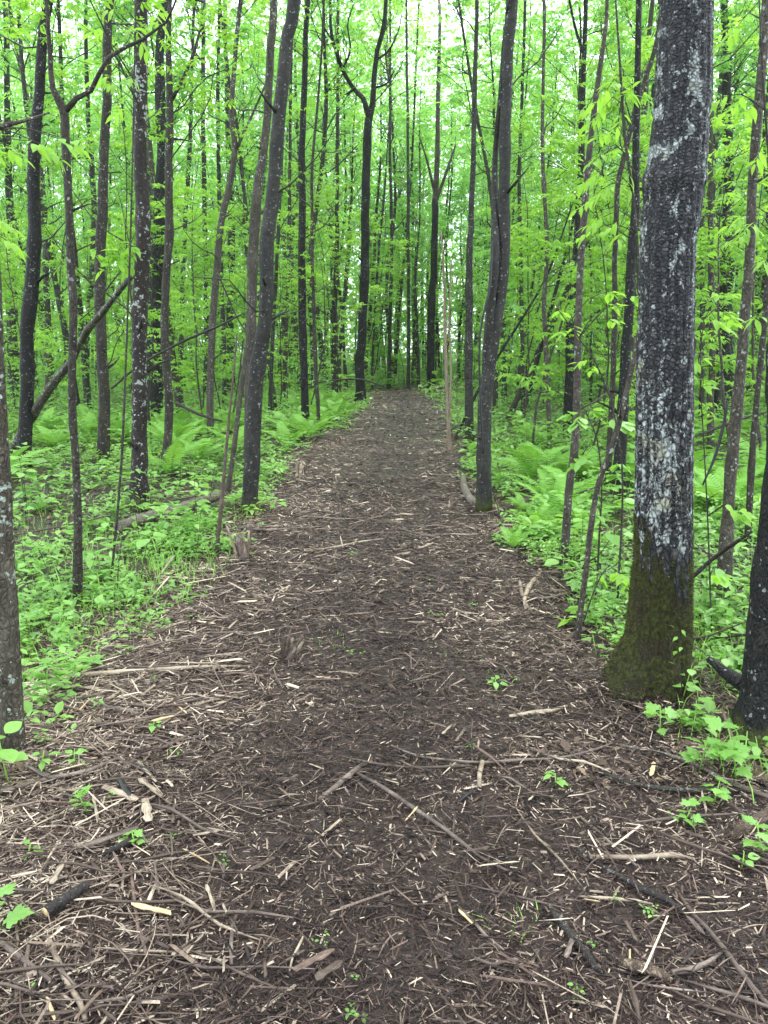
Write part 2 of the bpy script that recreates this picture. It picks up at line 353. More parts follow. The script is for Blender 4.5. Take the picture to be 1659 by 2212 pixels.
# ------------------------------------------------------------------ the setting: ground and path
def grid(xs, ys, zf):
    X, Y = np.meshgrid(xs, ys); Z = zf(X, Y); nx, ny = len(xs), len(ys)
    i = np.arange(ny - 1)[:, None] * nx; j = np.arange(nx - 1)[None]
    return np.stack([X, Y, Z], -1).reshape(-1, 3), np.stack([i + j, i + j + 1, i + nx + j + 1, i + nx + j], -1).reshape(-1, 4)
def spread(a, b, s0, g):
    o = [a]; s = s0
    while o[-1] < b: o.append(o[-1] + s); s *= g
    return o
xs = spread(0, 260, .14, 1.035); xs = sorted([-x for x in xs[1:]] + xs)
ys = sorted([-v for v in spread(0, 60, .2, 1.15)[1:]] + spread(0, 320, .10, 1.017))
mb = MB(); v, q = grid(np.array(xs), np.array(ys), lambda x, y: hgt(x, y)); mb.add(v, q)
tag(mb.build('ground', M['floor'], smooth=True), kind='structure')
ty = np.array(spread(-.6, 36, .07, 1.012)); s = np.linspace(0, 1, 46)
L = pathL(ty) + .5 * (fbm(ty * 1.7, 3.3) - .45); Rr = pathR(ty) + .5 * (fbm(ty * 1.7, 13.3) - .45)
L = np.maximum(L, -3.2); Rr = np.minimum(Rr, 3.2)
X = L[:, None] + (Rr - L)[:, None] * s[None]; Y = np.repeat(ty[:, None], len(s), 1)
Z = hgt(X, Y) + .022 + .02 * (fbm(X * 9, Y * 9, .5, 4) - .45)
Z[:, 0] -= .05; Z[:, -1] -= .05; Z[:, 1] -= .012; Z[:, -2] -= .012
i = np.arange(len(ty) - 1)[:, None] * len(s); j = np.arange(len(s) - 1)[None]
mb = MB(); mb.add(np.stack([X, Y, Z], -1).reshape(-1, 3), np.stack([i + j, i + j + 1, i + len(s) + j + 1, i + len(s) + j], -1).reshape(-1, 4))
tag(mb.build('path', M['mud'], smooth=True), kind='structure')
def on_path(x, y): return (x > pathL(y)) & (x < pathR(y))
def surf(x, y): return hgt(x, y) + np.where(on_path(x, y) & (np.abs(x) < 3.1), .022, 0)

# ------------------------------------------------------------------ shredded wood
def chips(n, y0, y1, len0, wid, spread_x, on=True, zmax=.018, tintmu=.45, tintsd=.2):
    y = R.uniform(y0, y1, n)
    if spread_x == 'path':
        a, b = pathL(y) - .25, pathR(y) + .25
        x = a + (b - a) * R.rand(n)
    else: x = R.uniform(-1, 1, n) * (spread_x[0] * y + spread_x[1])
    l = len0 * np.exp(R.normal(0, .55, n)); w = wid * np.exp(R.normal(0, .45, n)); w = np.minimum(w, l * .45)
    left = np.clip((-x - .5) / 1.0, 0, 1) * np.clip((5.2 - y) / 2, .25, 1); l = l * (1 + .8 * left)
    clump = fbm(x * 2.2, y * 2.2, 2.2)
    yaw = R.uniform(0, math.pi * 2, n) + 0 * clump; pit = R.normal(0, .16, n)
    d = np.stack([np.cos(yaw) * np.cos(pit), np.sin(yaw) * np.cos(pit), np.sin(pit)], -1)
    sd = unit(np.cross(d, np.array([0, 0, 1.])) + np.c_[np.zeros((n, 2)), R.normal(0, .35, n)]); up = np.cross(sd, d)
    c = np.stack([x, y, surf(x, y) + R.rand(n)**1.6 * zmax + np.abs(np.sin(pit)) * l * .4], -1)
    th = w * R.uniform(.25, .6, n)
    def pt(a, b, h): return c + d * (a * l)[:, None] + sd * (b * w)[:, None] + up * (h * th)[:, None]
    j1, j2 = R.uniform(-.08, .08, n), R.uniform(-.08, .08, n)
    V = np.stack([pt(-.5 + j1, -.5, 0), pt(-.5 - j1, .5, 0), pt(.5 + j2, .45, 0), pt(.5 - j2, -.4, 0), pt(-.38, .1, 1), pt(.36, -.05, 1)], 1)
    o = np.arange(n)[:, None] * 6
    q = np.concatenate([o + [0, 3, 5, 4], o + [2, 1, 4, 5]]); t = np.concatenate([o + [1, 0, 4], o + [3, 2, 5]])
    tint = np.clip(R.normal(tintmu, tintsd, n) + (clump - .45) * .5 + .32 * left - .15 * np.exp(-((x - .5 * (pathL(y) + pathR(y)) - .1) / .5)**2) * np.clip(y / 3.2, .15, 1), 0, 1)
    mid = np.abs(x - .5 * (pathL(y) + pathR(y)))
    return V, q, t, np.repeat(tint, 6), l
def put_chips(mb, *a, **k):
    V, q, t, ti, l = chips(*a, **k); mb.add(V.reshape(-1, 3), q, t, ti)
mb = MB()
put_chips(mb, 56000, 1.0, 2.7, .019, .0027, (.6, .45), tintmu=.42, tintsd=.28)
put_chips(mb, 46000, 2.6, 4.6, .023, .0034, (.42, .55), tintmu=.43, tintsd=.27)
put_chips(mb, 26000, 4.4, 8.2, .033, .0055, 'path', tintmu=.43, tintsd=.26)
put_chips(mb, 14000, 8, 14, .045, .008, 'path', zmax=.03, tintmu=.42, tintsd=.26)
put_chips(mb, 7000, 14, 33, .075, .015, 'path', zmax=.03, tintmu=.41, tintsd=.24)
put_chips(mb, 2200, 1.0, 3.6, .06, .0045, (.6, .6), tintmu=.6, zmax=.035)
put_chips(mb, 2200, 3.4, 8, .075, .007, 'path', tintmu=.62, zmax=.03)
put_chips(mb, 700, 8, 24, .09, .011, 'path', tintmu=.62, zmax=.03)
put_chips(mb, 9000, 3, 9, .05, .006, (.7, 1.2), tintmu=.45, zmax=.03)
n = 1500; V, q, t, ti, l = chips(n, 3, 4, .024, .0038, 'path', tintmu=.28, tintsd=.22)
an = R.uniform(math.pi * .75, 2.25 * math.pi, n); rd = .22 + .16 * R.rand(n)**1.5; c0 = V.mean(1); bx, byy = P(1412, 1490)[0][:2]
nx, ny = bx + np.cos(an) * rd * 1.1, byy + .02 + np.sin(an) * rd; V = V + (np.stack([nx, ny, surf(nx, ny) + .02 + .045 * np.clip((.36 - rd) / .14, 0, 1) * R.rand(n)], -1) - c0)[:, None]
mb.add(V.reshape(-1, 3), q, t, ti)
tag(mb.build('shredded_bark_mulch', M['chip']), 'brown shredded wood mulch strewn thick over the whole path', 'mulch', kind='stuff')

# long thin fibres and twigs
mb = MB()
def fibre(x, y, yaw, l, w, tint, bend, lift=.02):
    n = 5; t = np.linspace(-.5, .5, n)
    a = yaw + bend * t
    dx = np.cumsum(np.cos(a)) * l / n; dy = np.cumsum(np.sin(a)) * l / n
    px, py = x + dx - dx.mean(), y + dy - dy.mean()
    z = surf(px, py) + .006 + lift * random.random() + .015 * np.sin(t * 3 + random.random() * 6)
    tube(mb, np.stack([px, py, z], -1), w * np.array([.5, 1, .9, .8, .35]), 3, cap=False, a=tint)
for k in range(9500):
    y = 1.0 + 8.5 * random.random()**1.8
    if y < 3.6: x = random.uniform(-1, 1) * (.6 * y + .6)
    else: x = random.uniform(pathL(y) - .3, pathR(y) + .3)
    l = random.uniform(.04, .2) * (1 + .9 * (x < -.5) * (y < 4))
    fibre(x, y, random.gauss(0, .9), l, random.uniform(.0009, .0026) * (1 + y * .12), min(1, max(0, random.gauss(.52, .2) + (.22 if x < -.5 and y < 4.5 else 0))), random.gauss(0, .9))
tag(mb.build('wood_fibre_strands', M['chip']), 'thin torn wood fibres and twigs tangled through the mulch', 'wood fibres', kind='stuff')

# splinter prototypes: jagged slivers of split wood
def splinter_mesh(name, mat, seed, thick=.22, bend=.1):
    r = random.Random(seed); n = 7; mb = MB(); V = []
    for i in range(n):
        t = i / (n - 1) - .5
        w = (.5 if 0 < i < n - 1 else r.uniform(.16, .42)) * r.uniform(.55, 1.1); h = thick * (1 if 0 < i < n - 1 else .4) * r.uniform(.7, 1.2)
        ox = bend * math.sin(t * 3 + seed) + r.uniform(-.06, .06); sh = r.uniform(-.10, .10) if i in (0, n - 1) else r.uniform(-.02, .02)
        V += [(t + sh, ox * .2 - w, -h * .4), (t - sh, ox * .2 + w, -h * .4), (t - sh * .5, ox * .2 + w * .8, h * .5), (t, ox * .2 + w * r.uniform(-.3, .3), h * r.uniform(.7, 1)), (t + sh * .5, ox * .2 - w * .85, h * .5)]
    Q = [(i * 5 + j, i * 5 + (j + 1) % 5, i * 5 + 5 + (j + 1) % 5, i * 5 + 5 + j) for i in range(n - 1) for j in range(5)]
    T = [(0, 2, 1), (0, 3, 2), (0, 4, 3)] + [(30, 31, 32), (30, 32, 33), (30, 33, 34)]
    mb.add(V, Q, T, np.clip(np.array([r.uniform(.3, .75) for _ in V]), 0, 1))
    return mb.mesh(name, mat)
spl = {k: [splinter_mesh('splinter', M[k], 10 * i + j) for j in range(4)] for i, k in enumerate(('pale_wood', 'grey_wood', 'brown_wood', 'red_wood', 'yellow_wood', 'dark_wood'))}
def lay(name, me, a, b, width, thick, z=.01, roll=0.0):
    """a flat piece whose ends lie at the two ground points a and b"""
    pa = np.array([a[0], a[1], float(surf(a[0], a[1])) + z]); pb = np.array([b[0], b[1], float(surf(b[0], b[1])) + z])
    d = unit(pb - pa); sd = unit(np.cross([0, 0, 1.], d)); up = np.cross(d, sd)
    sd, up = sd * math.cos(roll) + up * math.sin(roll), up * math.cos(roll) - sd * math.sin(roll)
    o = link(name, me); L_ = np.linalg.norm(pb - pa)
    o.matrix_world = basis(d, sd, up, (pa + pb) / 2, (L_, width, thick)); return o
kinds = ['pale_wood'] * 4 + ['grey_wood'] * 8 + ['brown_wood'] * 6 + ['red_wood'] * 1 + ['yellow_wood'] * 1
for k in range(290):
    y = 1.15 + 3.2 * random.random()**1.5; x = random.uniform(-1, 1) * (.5 * y + .15)
    if random.random() < .5: x = -abs(x)
    if abs(x - .1) < .4 and random.random() < .6: x -= .75
    kd = random.choice(kinds); l = random.uniform(.035, .10) * (1.4 if x < -.4 else 1); w = min(.009, l * random.uniform(.07, .17)) * (1.3 if x < -.4 else 1); an = random.uniform(0, math.pi)
    o = lay('wood_splinter', random.choice(spl[kd]), (x, y), (x + l * math.cos(an), y + l * math.sin(an)), w, w * .7, .016 + .012 * random.random(), random.gauss(0, .3))
    tag(o, 'short splinter of torn wood lying loose in the mulch', 'wood splinter', 'loose wood splinters on the mulch')

# ------------------------------------------------------------------ leaves
def leaf_mesh(name, mat, prof, curl=.18, fold=.22, lobes=None):
    mb = MB()
    if lobes is None:
        n = len(prof); V, T, Q = [], [], []
        for i, w in enumerate(prof):
            t = i / (n - 1); z = -curl * t * t; V += [(0, t, z), (-w * .5, t - .02, z + fold * w * .5), (w * .5, t - .02, z + fold * w * .5)]
        for i in range(n - 1):
            a, b = i * 3, i * 3 + 3
            Q += [(a + 1, a, b, b + 1), (a, a + 2, b + 2, b)]
        mb.add(V, Q, None, .55)
    else:
        V = [(0, .35, -.02)]; m = len(lobes)
        for (x, y) in lobes: V.append((x, y, -curl * (x * x + (y - .35)**2) + fold * abs(x) * .5 + .02 * math.sin(9 * x + 5 * y)))
        mb.add(V, None, [(0, 1 + i, 1 + (i + 1) % m) for i in range(m)], .55)
    return mb.mesh(name, mat, True)
LOB = [(0, 0), (.14, -.06), (.34, -.04), (.27, .1), (.5, .16), (.62, .34), (.42, .36), (.45, .52), (.28, .5), (.24, .72), (.1, .78), (0, 1.0)]
LOB = LOB + [(-x, y) for x, y in LOB[-2:0:-1]]
def toothed(prof):  # fine serration
    return [w * (1 if i % 2 else .93) for i, w in enumerate(prof)]
LM = {'oval': leaf_mesh('leaf', M['leaf'], [0, .28, .42, .46, .42, .30, .15, 0]),
      'long': leaf_mesh('leaf', M['leaf'], [0, .16, .27, .30, .28, .21, .11, 0], .3),
      'round': leaf_mesh('leaf', M['herb'], [0, .5, .72, .8, .76, .6, .34, 0], .14, .15),
      'herb': leaf_mesh('leaf', M['herb'], [0, .3, .5, .55, .45, .3, .14, 0], .2, .2),
      'lobed': leaf_mesh('leaf', M['herb'], None, .2, .12, LOB)}
def leaf(parent, kind, base, d, size, roll=0.0, up=(0, 0, 1.), name='leaf'):
    d = unit(d); s = unit(np.cross(d, np.asarray(up) + 1e-3)); u = np.cross(s, d)
    s, u = s * math.cos(roll) + u * math.sin(roll), u * math.cos(roll) - s * math.sin(roll)
    o = link(name, LM[kind], parent); o.matrix_local = basis(s, d, u, base, (size,) * 3); return o
def rdir(zl=-.3, zh=.3):
    a = random.uniform(0, 2 * math.pi); z = random.uniform(zl, zh); return np.array([math.cos(a), math.sin(a), z])

# vectorised compound leaves for crowns
def compound(mb, base, d, size, nl=5, droop=.5, tint=None):
    """base (n,3), d (n,3): each leaf is a stalk direction with nl leaflets of two triangles"""
    n = len(base); d = unit(d); side = unit(np.cross(d, np.array([0, 0, 1.])) + 1e-4); up = np.cross(side, d)
    tint = np.clip(R.normal(.5, .2, n), 0, 1) if tint is None else tint
    size = np.broadcast_to(size, (n,))
    for k in range(nl):
        if k == nl - 1: sg, t = 0, 1.0
        else: sg, t = (1 if k % 2 else -1), .35 + .55 * (k // 2) / max(1, (nl - 1) // 2)
        p = base + d * (size * t)[:, None] - np.array([0, 0, 1.]) * (size * t * t * droop * .45)[:, None]
        ld = unit(d * (.55 if sg else 1) + side * sg * .85 - np.array([0, 0, 1.]) * droop * R.uniform(.5, 1.5, (n, 1)) + R.normal(0, .15, (n, 3)))
        ls = unit(np.cross(ld, up)); L_ = (size * .62 * R.uniform(.8, 1.15, n))[:, None]; W = L_ * .21; nn = np.cross(ls, ld)
        V = np.stack([p, p + ld * L_ * .45 - ls * W + nn * W * .35, p + ld * L_ - nn * W * .3, p + ld * L_ * .45 + ls * W + nn * W * .35], 1)
        o = np.arange(n)[:, None] * 4
        mb.add(V.reshape(-1, 3), None, np.concatenate([o + [0, 1, 2], o + [0, 2, 3]]), np.repeat(np.clip(tint + R.normal(0, .06, n), 0, 1), 4))

def grow_branch(wood, anchors, p, d, length, rad, depth, rnd, up=.25, wig=.22, sides=4):
    n = max(3, int(length / .22)); pts = [np.array(p, float)]; d = unit(d)
    for i in range(n):
        d = unit(d + np.array([rnd.gauss(0, wig), rnd.gauss(0, wig), rnd.gauss(0, wig) + up * .3])); pts.append(pts[-1] + d * length / n)
    rr = np.linspace(rad, rad * .3, n + 1); tube(wood, pts, rr, sides if depth > 0 else 3, cap=False)
    if depth > 0:
        for i in range(1, n + 1):
            for _ in range(1 if rnd.random() < .55 else 2):
                if rnd.random() < .85:
                    a = rnd.uniform(0, 2 * math.pi); o = unit(np.array([math.cos(a), math.sin(a), rnd.uniform(-.1, .7)]) + d * .8)
                    grow_branch(wood, anchors, pts[i], o, length * rnd.uniform(.28, .5), rr[i] * .5, depth - 1, rnd, up, wig, sides)
    else:
        for i in range(1, n + 1):
            if i == n or rnd.random() < .55: anchors.append((pts[i], d.copy(), i == n))
def leaves_on(mb, anchors, size, per=2, nl=5, droop=.6, keep=1.0):
    B, D = [], []
    for p, d, tip in anchors:
        if random.random() > keep: continue
        for _ in range(per + (1 if tip else 0)):
            B.append(p + np.random.uniform(-.02, .02, 3)); a = random.uniform(0, 6.283)
            D.append(unit(np.array([math.cos(a), math.sin(a), random.uniform(-.1, .7)]) + d * .4))
    if B: compound(mb, np.array(B), np.array(D), size * np.random.uniform(.7, 1.2, len(B)), nl, droop)
np.random.seed(5)

# shared crowns (5 m tall, origin where the trunk hands over) and shared single branches
CROWN, SIDE = [], []
for k in range(5):
    rnd = random.Random(100 + k); w, f, an = MB(), MB(), []
    lead = [np.array([0, 0, 0.])]; d = np.array([0, 0, 1.])
    for i in range(9): d = unit(d + np.array([rnd.gauss(0, .10), rnd.gauss(0, .10), .1])); lead.append(lead[-1] + d * .6)
    rr = np.linspace(.05, .008, 10); tube(w, lead, rr, 6, cap=False)
    for i in range(10):
        for _ in range(2 if i else 1):
            a = rnd.uniform(0, 6.28); o = np.array([math.cos(a), math.sin(a), rnd.uniform(.3, 1.0)])
            grow_branch(w, an, lead[i], o, rnd.uniform(1.0, 2.1) * (1.15 - i * .07), rr[i] * .6 + .004, 1, rnd)
    leaves_on(f, an, .17, 2, 5)
    CROWN.append((w.mesh('limbs', M['twig']), f.mesh('crown', M['leaf'])))
for k in range(6):
    rnd = random.Random(200 + k); w, f, an = MB(), MB(), []
    grow_branch(w, an, (0, 0, 0), (0, 1, .45), rnd.uniform(1.1, 1.9), .011, 1, rnd, .15, .2)
    leaves_on(f, an, .15, 2, 5)
    SIDE.append((w.mesh('branch', M['twig']), f.mesh('leaf_spray', M['leaf'])))
def add_crown(root, p, s=1.0, k=None, far=False):
    w, f = CROWN[random.randrange(len(CROWN)) if k is None else k]; rz = random.uniform(0, 6.28)
    for nm, me in (('limbs', w), ('crown', f)):
        o = link(nm, me, root, p); o.rotation_euler = (0, 0, rz); o.scale = (s,) * 3
        if nm == 'crown': o['kind'] = 'stuff'
def add_side(root, p, s=1.0, leafy=True, az=None):
    w, f = random.choice(SIDE); rz = random.uniform(0, 6.28) if az is None else az
    o = link('branch', w, root, p); o.rotation_euler = (random.uniform(-.3, .3), 0, rz); o.scale = (s,) * 3
    if leafy:
        l = link('leaf_spray', f, o); l['kind'] = 'stuff'

# ------------------------------------------------------------------ trees that can be told apart in the photograph
def trunk_pts(pts, Y, top=None):
    out, rad = [], []
    for i, (x, y, w) in enumerate(pts):
        p, t = P(x, y, Y); out.append(p); rad.append(w * .5 * t / F)
    return out, rad
def tree(name, label, mat, pts, top=11.0, base_y=None, limbs=(), flare=1.35, crown=True, sides=None, rough=.10, nside=0, cat='tree', limb_mat=None, sidez=(2.2, 8), sscale=1.0):
    by = base_y or pts[0][1]; Y = gy(by)
    out, rad = trunk_pts(pts, Y)
    base = np.array([out[0][0], Y, float(hgt(out[0][0], Y))])
    out[0] = base - np.array([0, 0, .06])
    if flare:
        z1 = .035 + 1.1 * rad[0]
        d = out[1] - out[0]; f_ = min(.4, (z1 + .06) / max(.1, d[2]))
        out.insert(1, out[0] + d * f_); rad.insert(1, rad[0]); rad[0] *= flare
    if top and out[-1][2] < top:
        d = unit(unit(out[-1] - out[-2]) + np.array([0, 0, .35])); h0 = out[-1][2]; r0 = rad[-1]; n = 4
        for i in range(1, n + 1):
            p = out[-1] + d * (top - h0) / n + np.array([random.uniform(-.12, .12), random.uniform(-.12, .12), 0]); d = unit(d + np.array([0, 0, .15]))
            out.append(p); rad.append(max(.016, r0 * (1 - .8 * i / n)))
    root = empty(name, base, label, cat)
    mb = MB(); pp, rr = resample(np.array(out) - base, rad, max(.06, .012 * Y))
    sd = random.random() * 20; zc = np.arange(len(pp)) * max(.06, .012 * Y)
    wob = np.stack([fbm(zc * 1.6 + sd, sd, 1) - .44, fbm(zc * 1.6, sd + 9, 4) - .44, 0 * zc], -1) * np.minimum(1, zc)[:, None] * (rr * .9)[:, None]
    pp = pp + wob
    for _ in range(int(len(pp) * .08)):
        i = random.randrange(2, len(pp)); rr = rr * (1 + random.uniform(.06, .2) * np.exp(-((zc - zc[i]) / random.uniform(.04, .09))**2))
    tube(mb, pp, rr, sides or (22 if Y < 9 else 12), rough, a=.5, seed=sd)
    mb.build('trunk', mat, root, True)
    for lp in limbs:
        o2, r2 = trunk_pts(lp, Y); 
        o2 = [q + np.array([0, .02 * i * random.uniform(-1, 1) * Y * .3, 0]) for i, q in enumerate(o2)]
        m2 = MB(); a2, b2 = resample(np.array(o2) - base, r2, .1); tube(m2, a2, b2, 8, rough); m2.build('limb', M[limb_mat] if limb_mat else mat, root, True)
        if o2[-1][2] > 3: add_side(root, o2[-1] - base, 1.2)
    if crown and top: add_crown(root, out[-2] - base, random.uniform(.85, 1.15))
    zz = np.array([p[2] for p in pp])
    for _ in range(3 if Y < 9 else 2):   # broken branch stubs
        i = random.randrange(4, max(5, int(np.searchsorted(zz, 5)))); a_ = random.uniform(0, 6.28); d_ = np.array([math.cos(a_), math.sin(a_), random.uniform(.1, .8)]); L_ = random.uniform(.05, .3)
        if i < len(pp):
            m3 = MB(); tube(m3, [pp[i], pp[i] + d_ * (rr[i] + L_ * .5), pp[i] + d_ * (rr[i] + L_) + [0, 0, random.uniform(-.03, .05)]], [rr[i] * .35, rr[i] * .2, rr[i] * .1], 6, .2); m3.build('branch_stub', mat, root)
    for _ in range(7 if (nside and Y > 7) else 0):
        i = int(np.argmin(abs(zz - random.uniform(1.2, 9)))); add_side(root, pp[i], random.uniform(.5, 1.1), False)
    for _ in range(nside):
        z = random.uniform(*sidez); i = int(np.argmin(abs(zz - z)))
        if zz[i] > 1: add_side(root, pp[i], random.uniform(.6, 1.2) * sscale, random.random() < .75)
    return root, pp, rr, base

# --- the big furrowed tree
def big_tree():
    spec = [(1388, 1500, 162), (1400, 1470, 155), (1408, 1437, 152), (1420, 1390, 140), (1424, 1337, 133), (1431, 1212, 121), (1433, 1119, 122), (1436, 819, 118), (1440, 640, 113), (1442, 519, 115), (1447, 480, 120), (1455, 400, 123), (1463, 340, 120), (1475, 200, 119), (1482, 0, 110), (1492, -300, 104), (1500, -1000, 96), (1504, -2200, 80)]
    Y = gy(1490); out, rad = trunk_pts(spec, Y); base = np.array([out[0][0] + .06, Y, float(hgt(out[0][0], Y))])
    out = np.array(out); out[0][2] = base[2] - .05
    pp, rr = resample(out - base, rad, .02)
    hi = pp[:, 2] < 3.6
    s_ = np.cumsum(np.r_[0, np.linalg.norm(np.diff(pp, axis=0), axis=1)])
    sl = np.concatenate([np.arange(0, 3.5, .0062), np.arange(3.5, s_[-1], .12)])
    pp = np.stack([np.interp(sl, s_, pp[:, k]) for k in range(3)], -1); rr = np.interp(sl, s_, rr); n = len(sl)
    S = 176; th = np.arange(S) / S * 2 * math.pi
    Zg = sl[:, None] + 0 * th; TH = th[None] + .5 * math.pi + 0 * sl[:, None]
    # bark laid out in columns and courses: tall ridges below, short blocks above
    row = np.interp(sl, [0, .8, 1.4, 2.0, 4, 20], [0, 15, 34, 68, 206, 760])[:, None] + 0 * th
    ncol = 38; cu = (TH - .5 * math.pi) / (2 * math.pi) * ncol + 2.8 * (fbm(np.cos(TH) * 2 + 4, np.sin(TH) * 2 + 4, Zg * 2.4) - .45); cr = row + 3.0 * (fbm(np.cos(TH) * 3, np.sin(TH) * 3, Zg * 4 + 2) - .45)
    edge = np.clip(np.abs((cu / 2 % 1) - .5) * 2 * 2.6, 0, 1); rs = np.random.RandomState(3); C = rs.rand(400)[np.floor(cu / 2).astype(int) % 400]
    cx_, sx_ = np.cos(TH), np.sin(TH)
    fine = fbm(cx_ * 11 + 3, sx_ * 11, Zg * 60, 3)
    amp = np.interp(sl, [0, .35, .8, 3.5, 3.6], [.35, .5, .9, 1.0, 0])[:, None]
    hbark = (edge * (.006 + .003 * C) + .009 * (fine - .45)) * amp
    # swelling, the knot ring at 2.6 m and root buttresses
    butt = np.clip(1 - sl / .42, 0, 1)[:, None]**2
    lump = .012 * (fbm(cx_ * 1.2 + 7, sx_ * 1.2 + 2, Zg * 1.8) - .45)
    but = butt * (.03 * np.sin(TH * 5 + 1) + .02 * np.sin(TH * 9 + 2) + .065 * np.maximum(0, np.cos(TH - math.radians(205)))**3 + .05 * np.maximum(0, np.cos(TH - math.radians(290)))**4 + .05 * np.maximum(0, np.cos(TH - math.radians(30)))**4 + .05 * np.maximum(0, np.cos(TH - math.radians(250)))**6 + .07 * fbm(cx_ * 4, sx_ * 4, Zg * 3))
    crease = -.005 * np.exp(-((Zg - 2.62 - .03 * np.sin(2 * TH)) / .02)**2) - .004 * np.exp(-((Zg - 2.30 - .03 * cx_) / .018)**2) + .008 * np.exp(-((Zg - 2.36) / .05)**2)
    mossz = np.clip((.80 - Zg) * 5, 0, 1) * np.clip(Zg * 6, .3, 1)
    hbark = hbark + mossz * (.018 * (fbm(cx_ * 7 + 2, sx_ * 7, Zg * 22, 3) - .42) + .003)
    rad2 = rr[:, None] - .007 + hbark + lump + but * .75 + crease
    T = unit(np.gradient(pp, axis=0)); ref = np.array([1., 0, 0]); U = unit(ref - (T @ ref)[:, None] * T); V = np.cross(T, U)
    v = pp[:, None] + U[:, None] * (cx_ * rad2)[..., None] + V[:, None] * (sx_ * rad2)[..., None]
    ang = np.degrees(TH) % 360  # camera sees 180..360
    left = np.exp(-(((ang - 238) % 360 - 0) / 45)**2) + np.exp(-(((238 - ang) % 360) / 40)**2)
    rt = np.exp(-((ang - 325) / 16)**2)
    zz = v[..., 2]
    band = np.exp(-((zz - 1.12) / .36)**2)
    lich = .16 + .42 * fbm(cx_ * 5, sx_ * 5, Zg * 16) + .27 * band * np.clip(left, 0, 1) + .05 * rt * (zz > .7) + .12 * C
    big = fbm(cx_ * 3.2 + 11, sx_ * 3.2 + 1, Zg * 13 + 4, 3); lich += .42 * np.clip((big - .545) * 12, 0, 1)
    lich = lich * (.75 + .25 * edge) * np.clip((zz - .45) / .25, 0, 1)
    lich += .35 * np.exp(-((ang - 275) / 16)**2) * np.exp(-((zz - 2.66) / .13)**2)
    moss = np.clip((.76 + .10 * np.sin(TH * 2 + 1) - zz + .75 * (fbm(cx_ * 6, sx_ * 6, Zg * 11, 4) - .46)) * 6, 0, 1)
    i = np.arange(n - 1)[:, None] * S; j = np.arange(S)[None]; j2 = (j + 1) % S
    q = np.stack([i + j, i + j2, i + S + j2, i + S + j], -1).reshape(-1, 4)
    root = empty('tree', base, 'thick dark furrowed trunk with white lichen and a mossy foot beside the path', 'tree')
    mb = MB(); mb.add(v.reshape(-1, 3), q, None, C.ravel())
    mb.build('trunk', M['bark_big'], root, True, extra={'column': cu.ravel(), 'course': cr.ravel(), 'lichen': lich.ravel(), 'moss': moss.ravel()})
    add_crown(root, pp[-1] + np.array([0, 0, -.6]), 1.6); add_crown(root, pp[-1] + np.array([0, 0, -2.]), 1.4)
    # moss tufts
    sel = np.argwhere((moss > .5) & (zz > 0) & (zz < .95)); sel = sel[R.choice(len(sel), 26000)]
    p0 = v[sel[:, 0], sel[:, 1]]; cpt = pp[sel[:, 0]]; nr = unit(p0 - cpt); nr[:, 2] *= .3
    d = unit(nr + R.normal(0, .55, nr.shape)); sd = unit(np.cross(d, R.normal(0, 1, d.shape))); l = R.uniform(.004, .014, len(d))[:, None]
    V = np.stack([p0 - sd * .0016, p0 + sd * .0016, p0 + d * l], 1); o = np.arange(len(V))[:, None] * 3
    mb = MB(); mb.add(V.reshape(-1, 3), None, o + [0, 1, 2], np.repeat(R.rand(len(V)), 3)); mo = mb.build('moss', M['moss'], root); mo['kind'] = 'stuff'
    return root, v, base
big_root, big_v, big_base = big_tree()

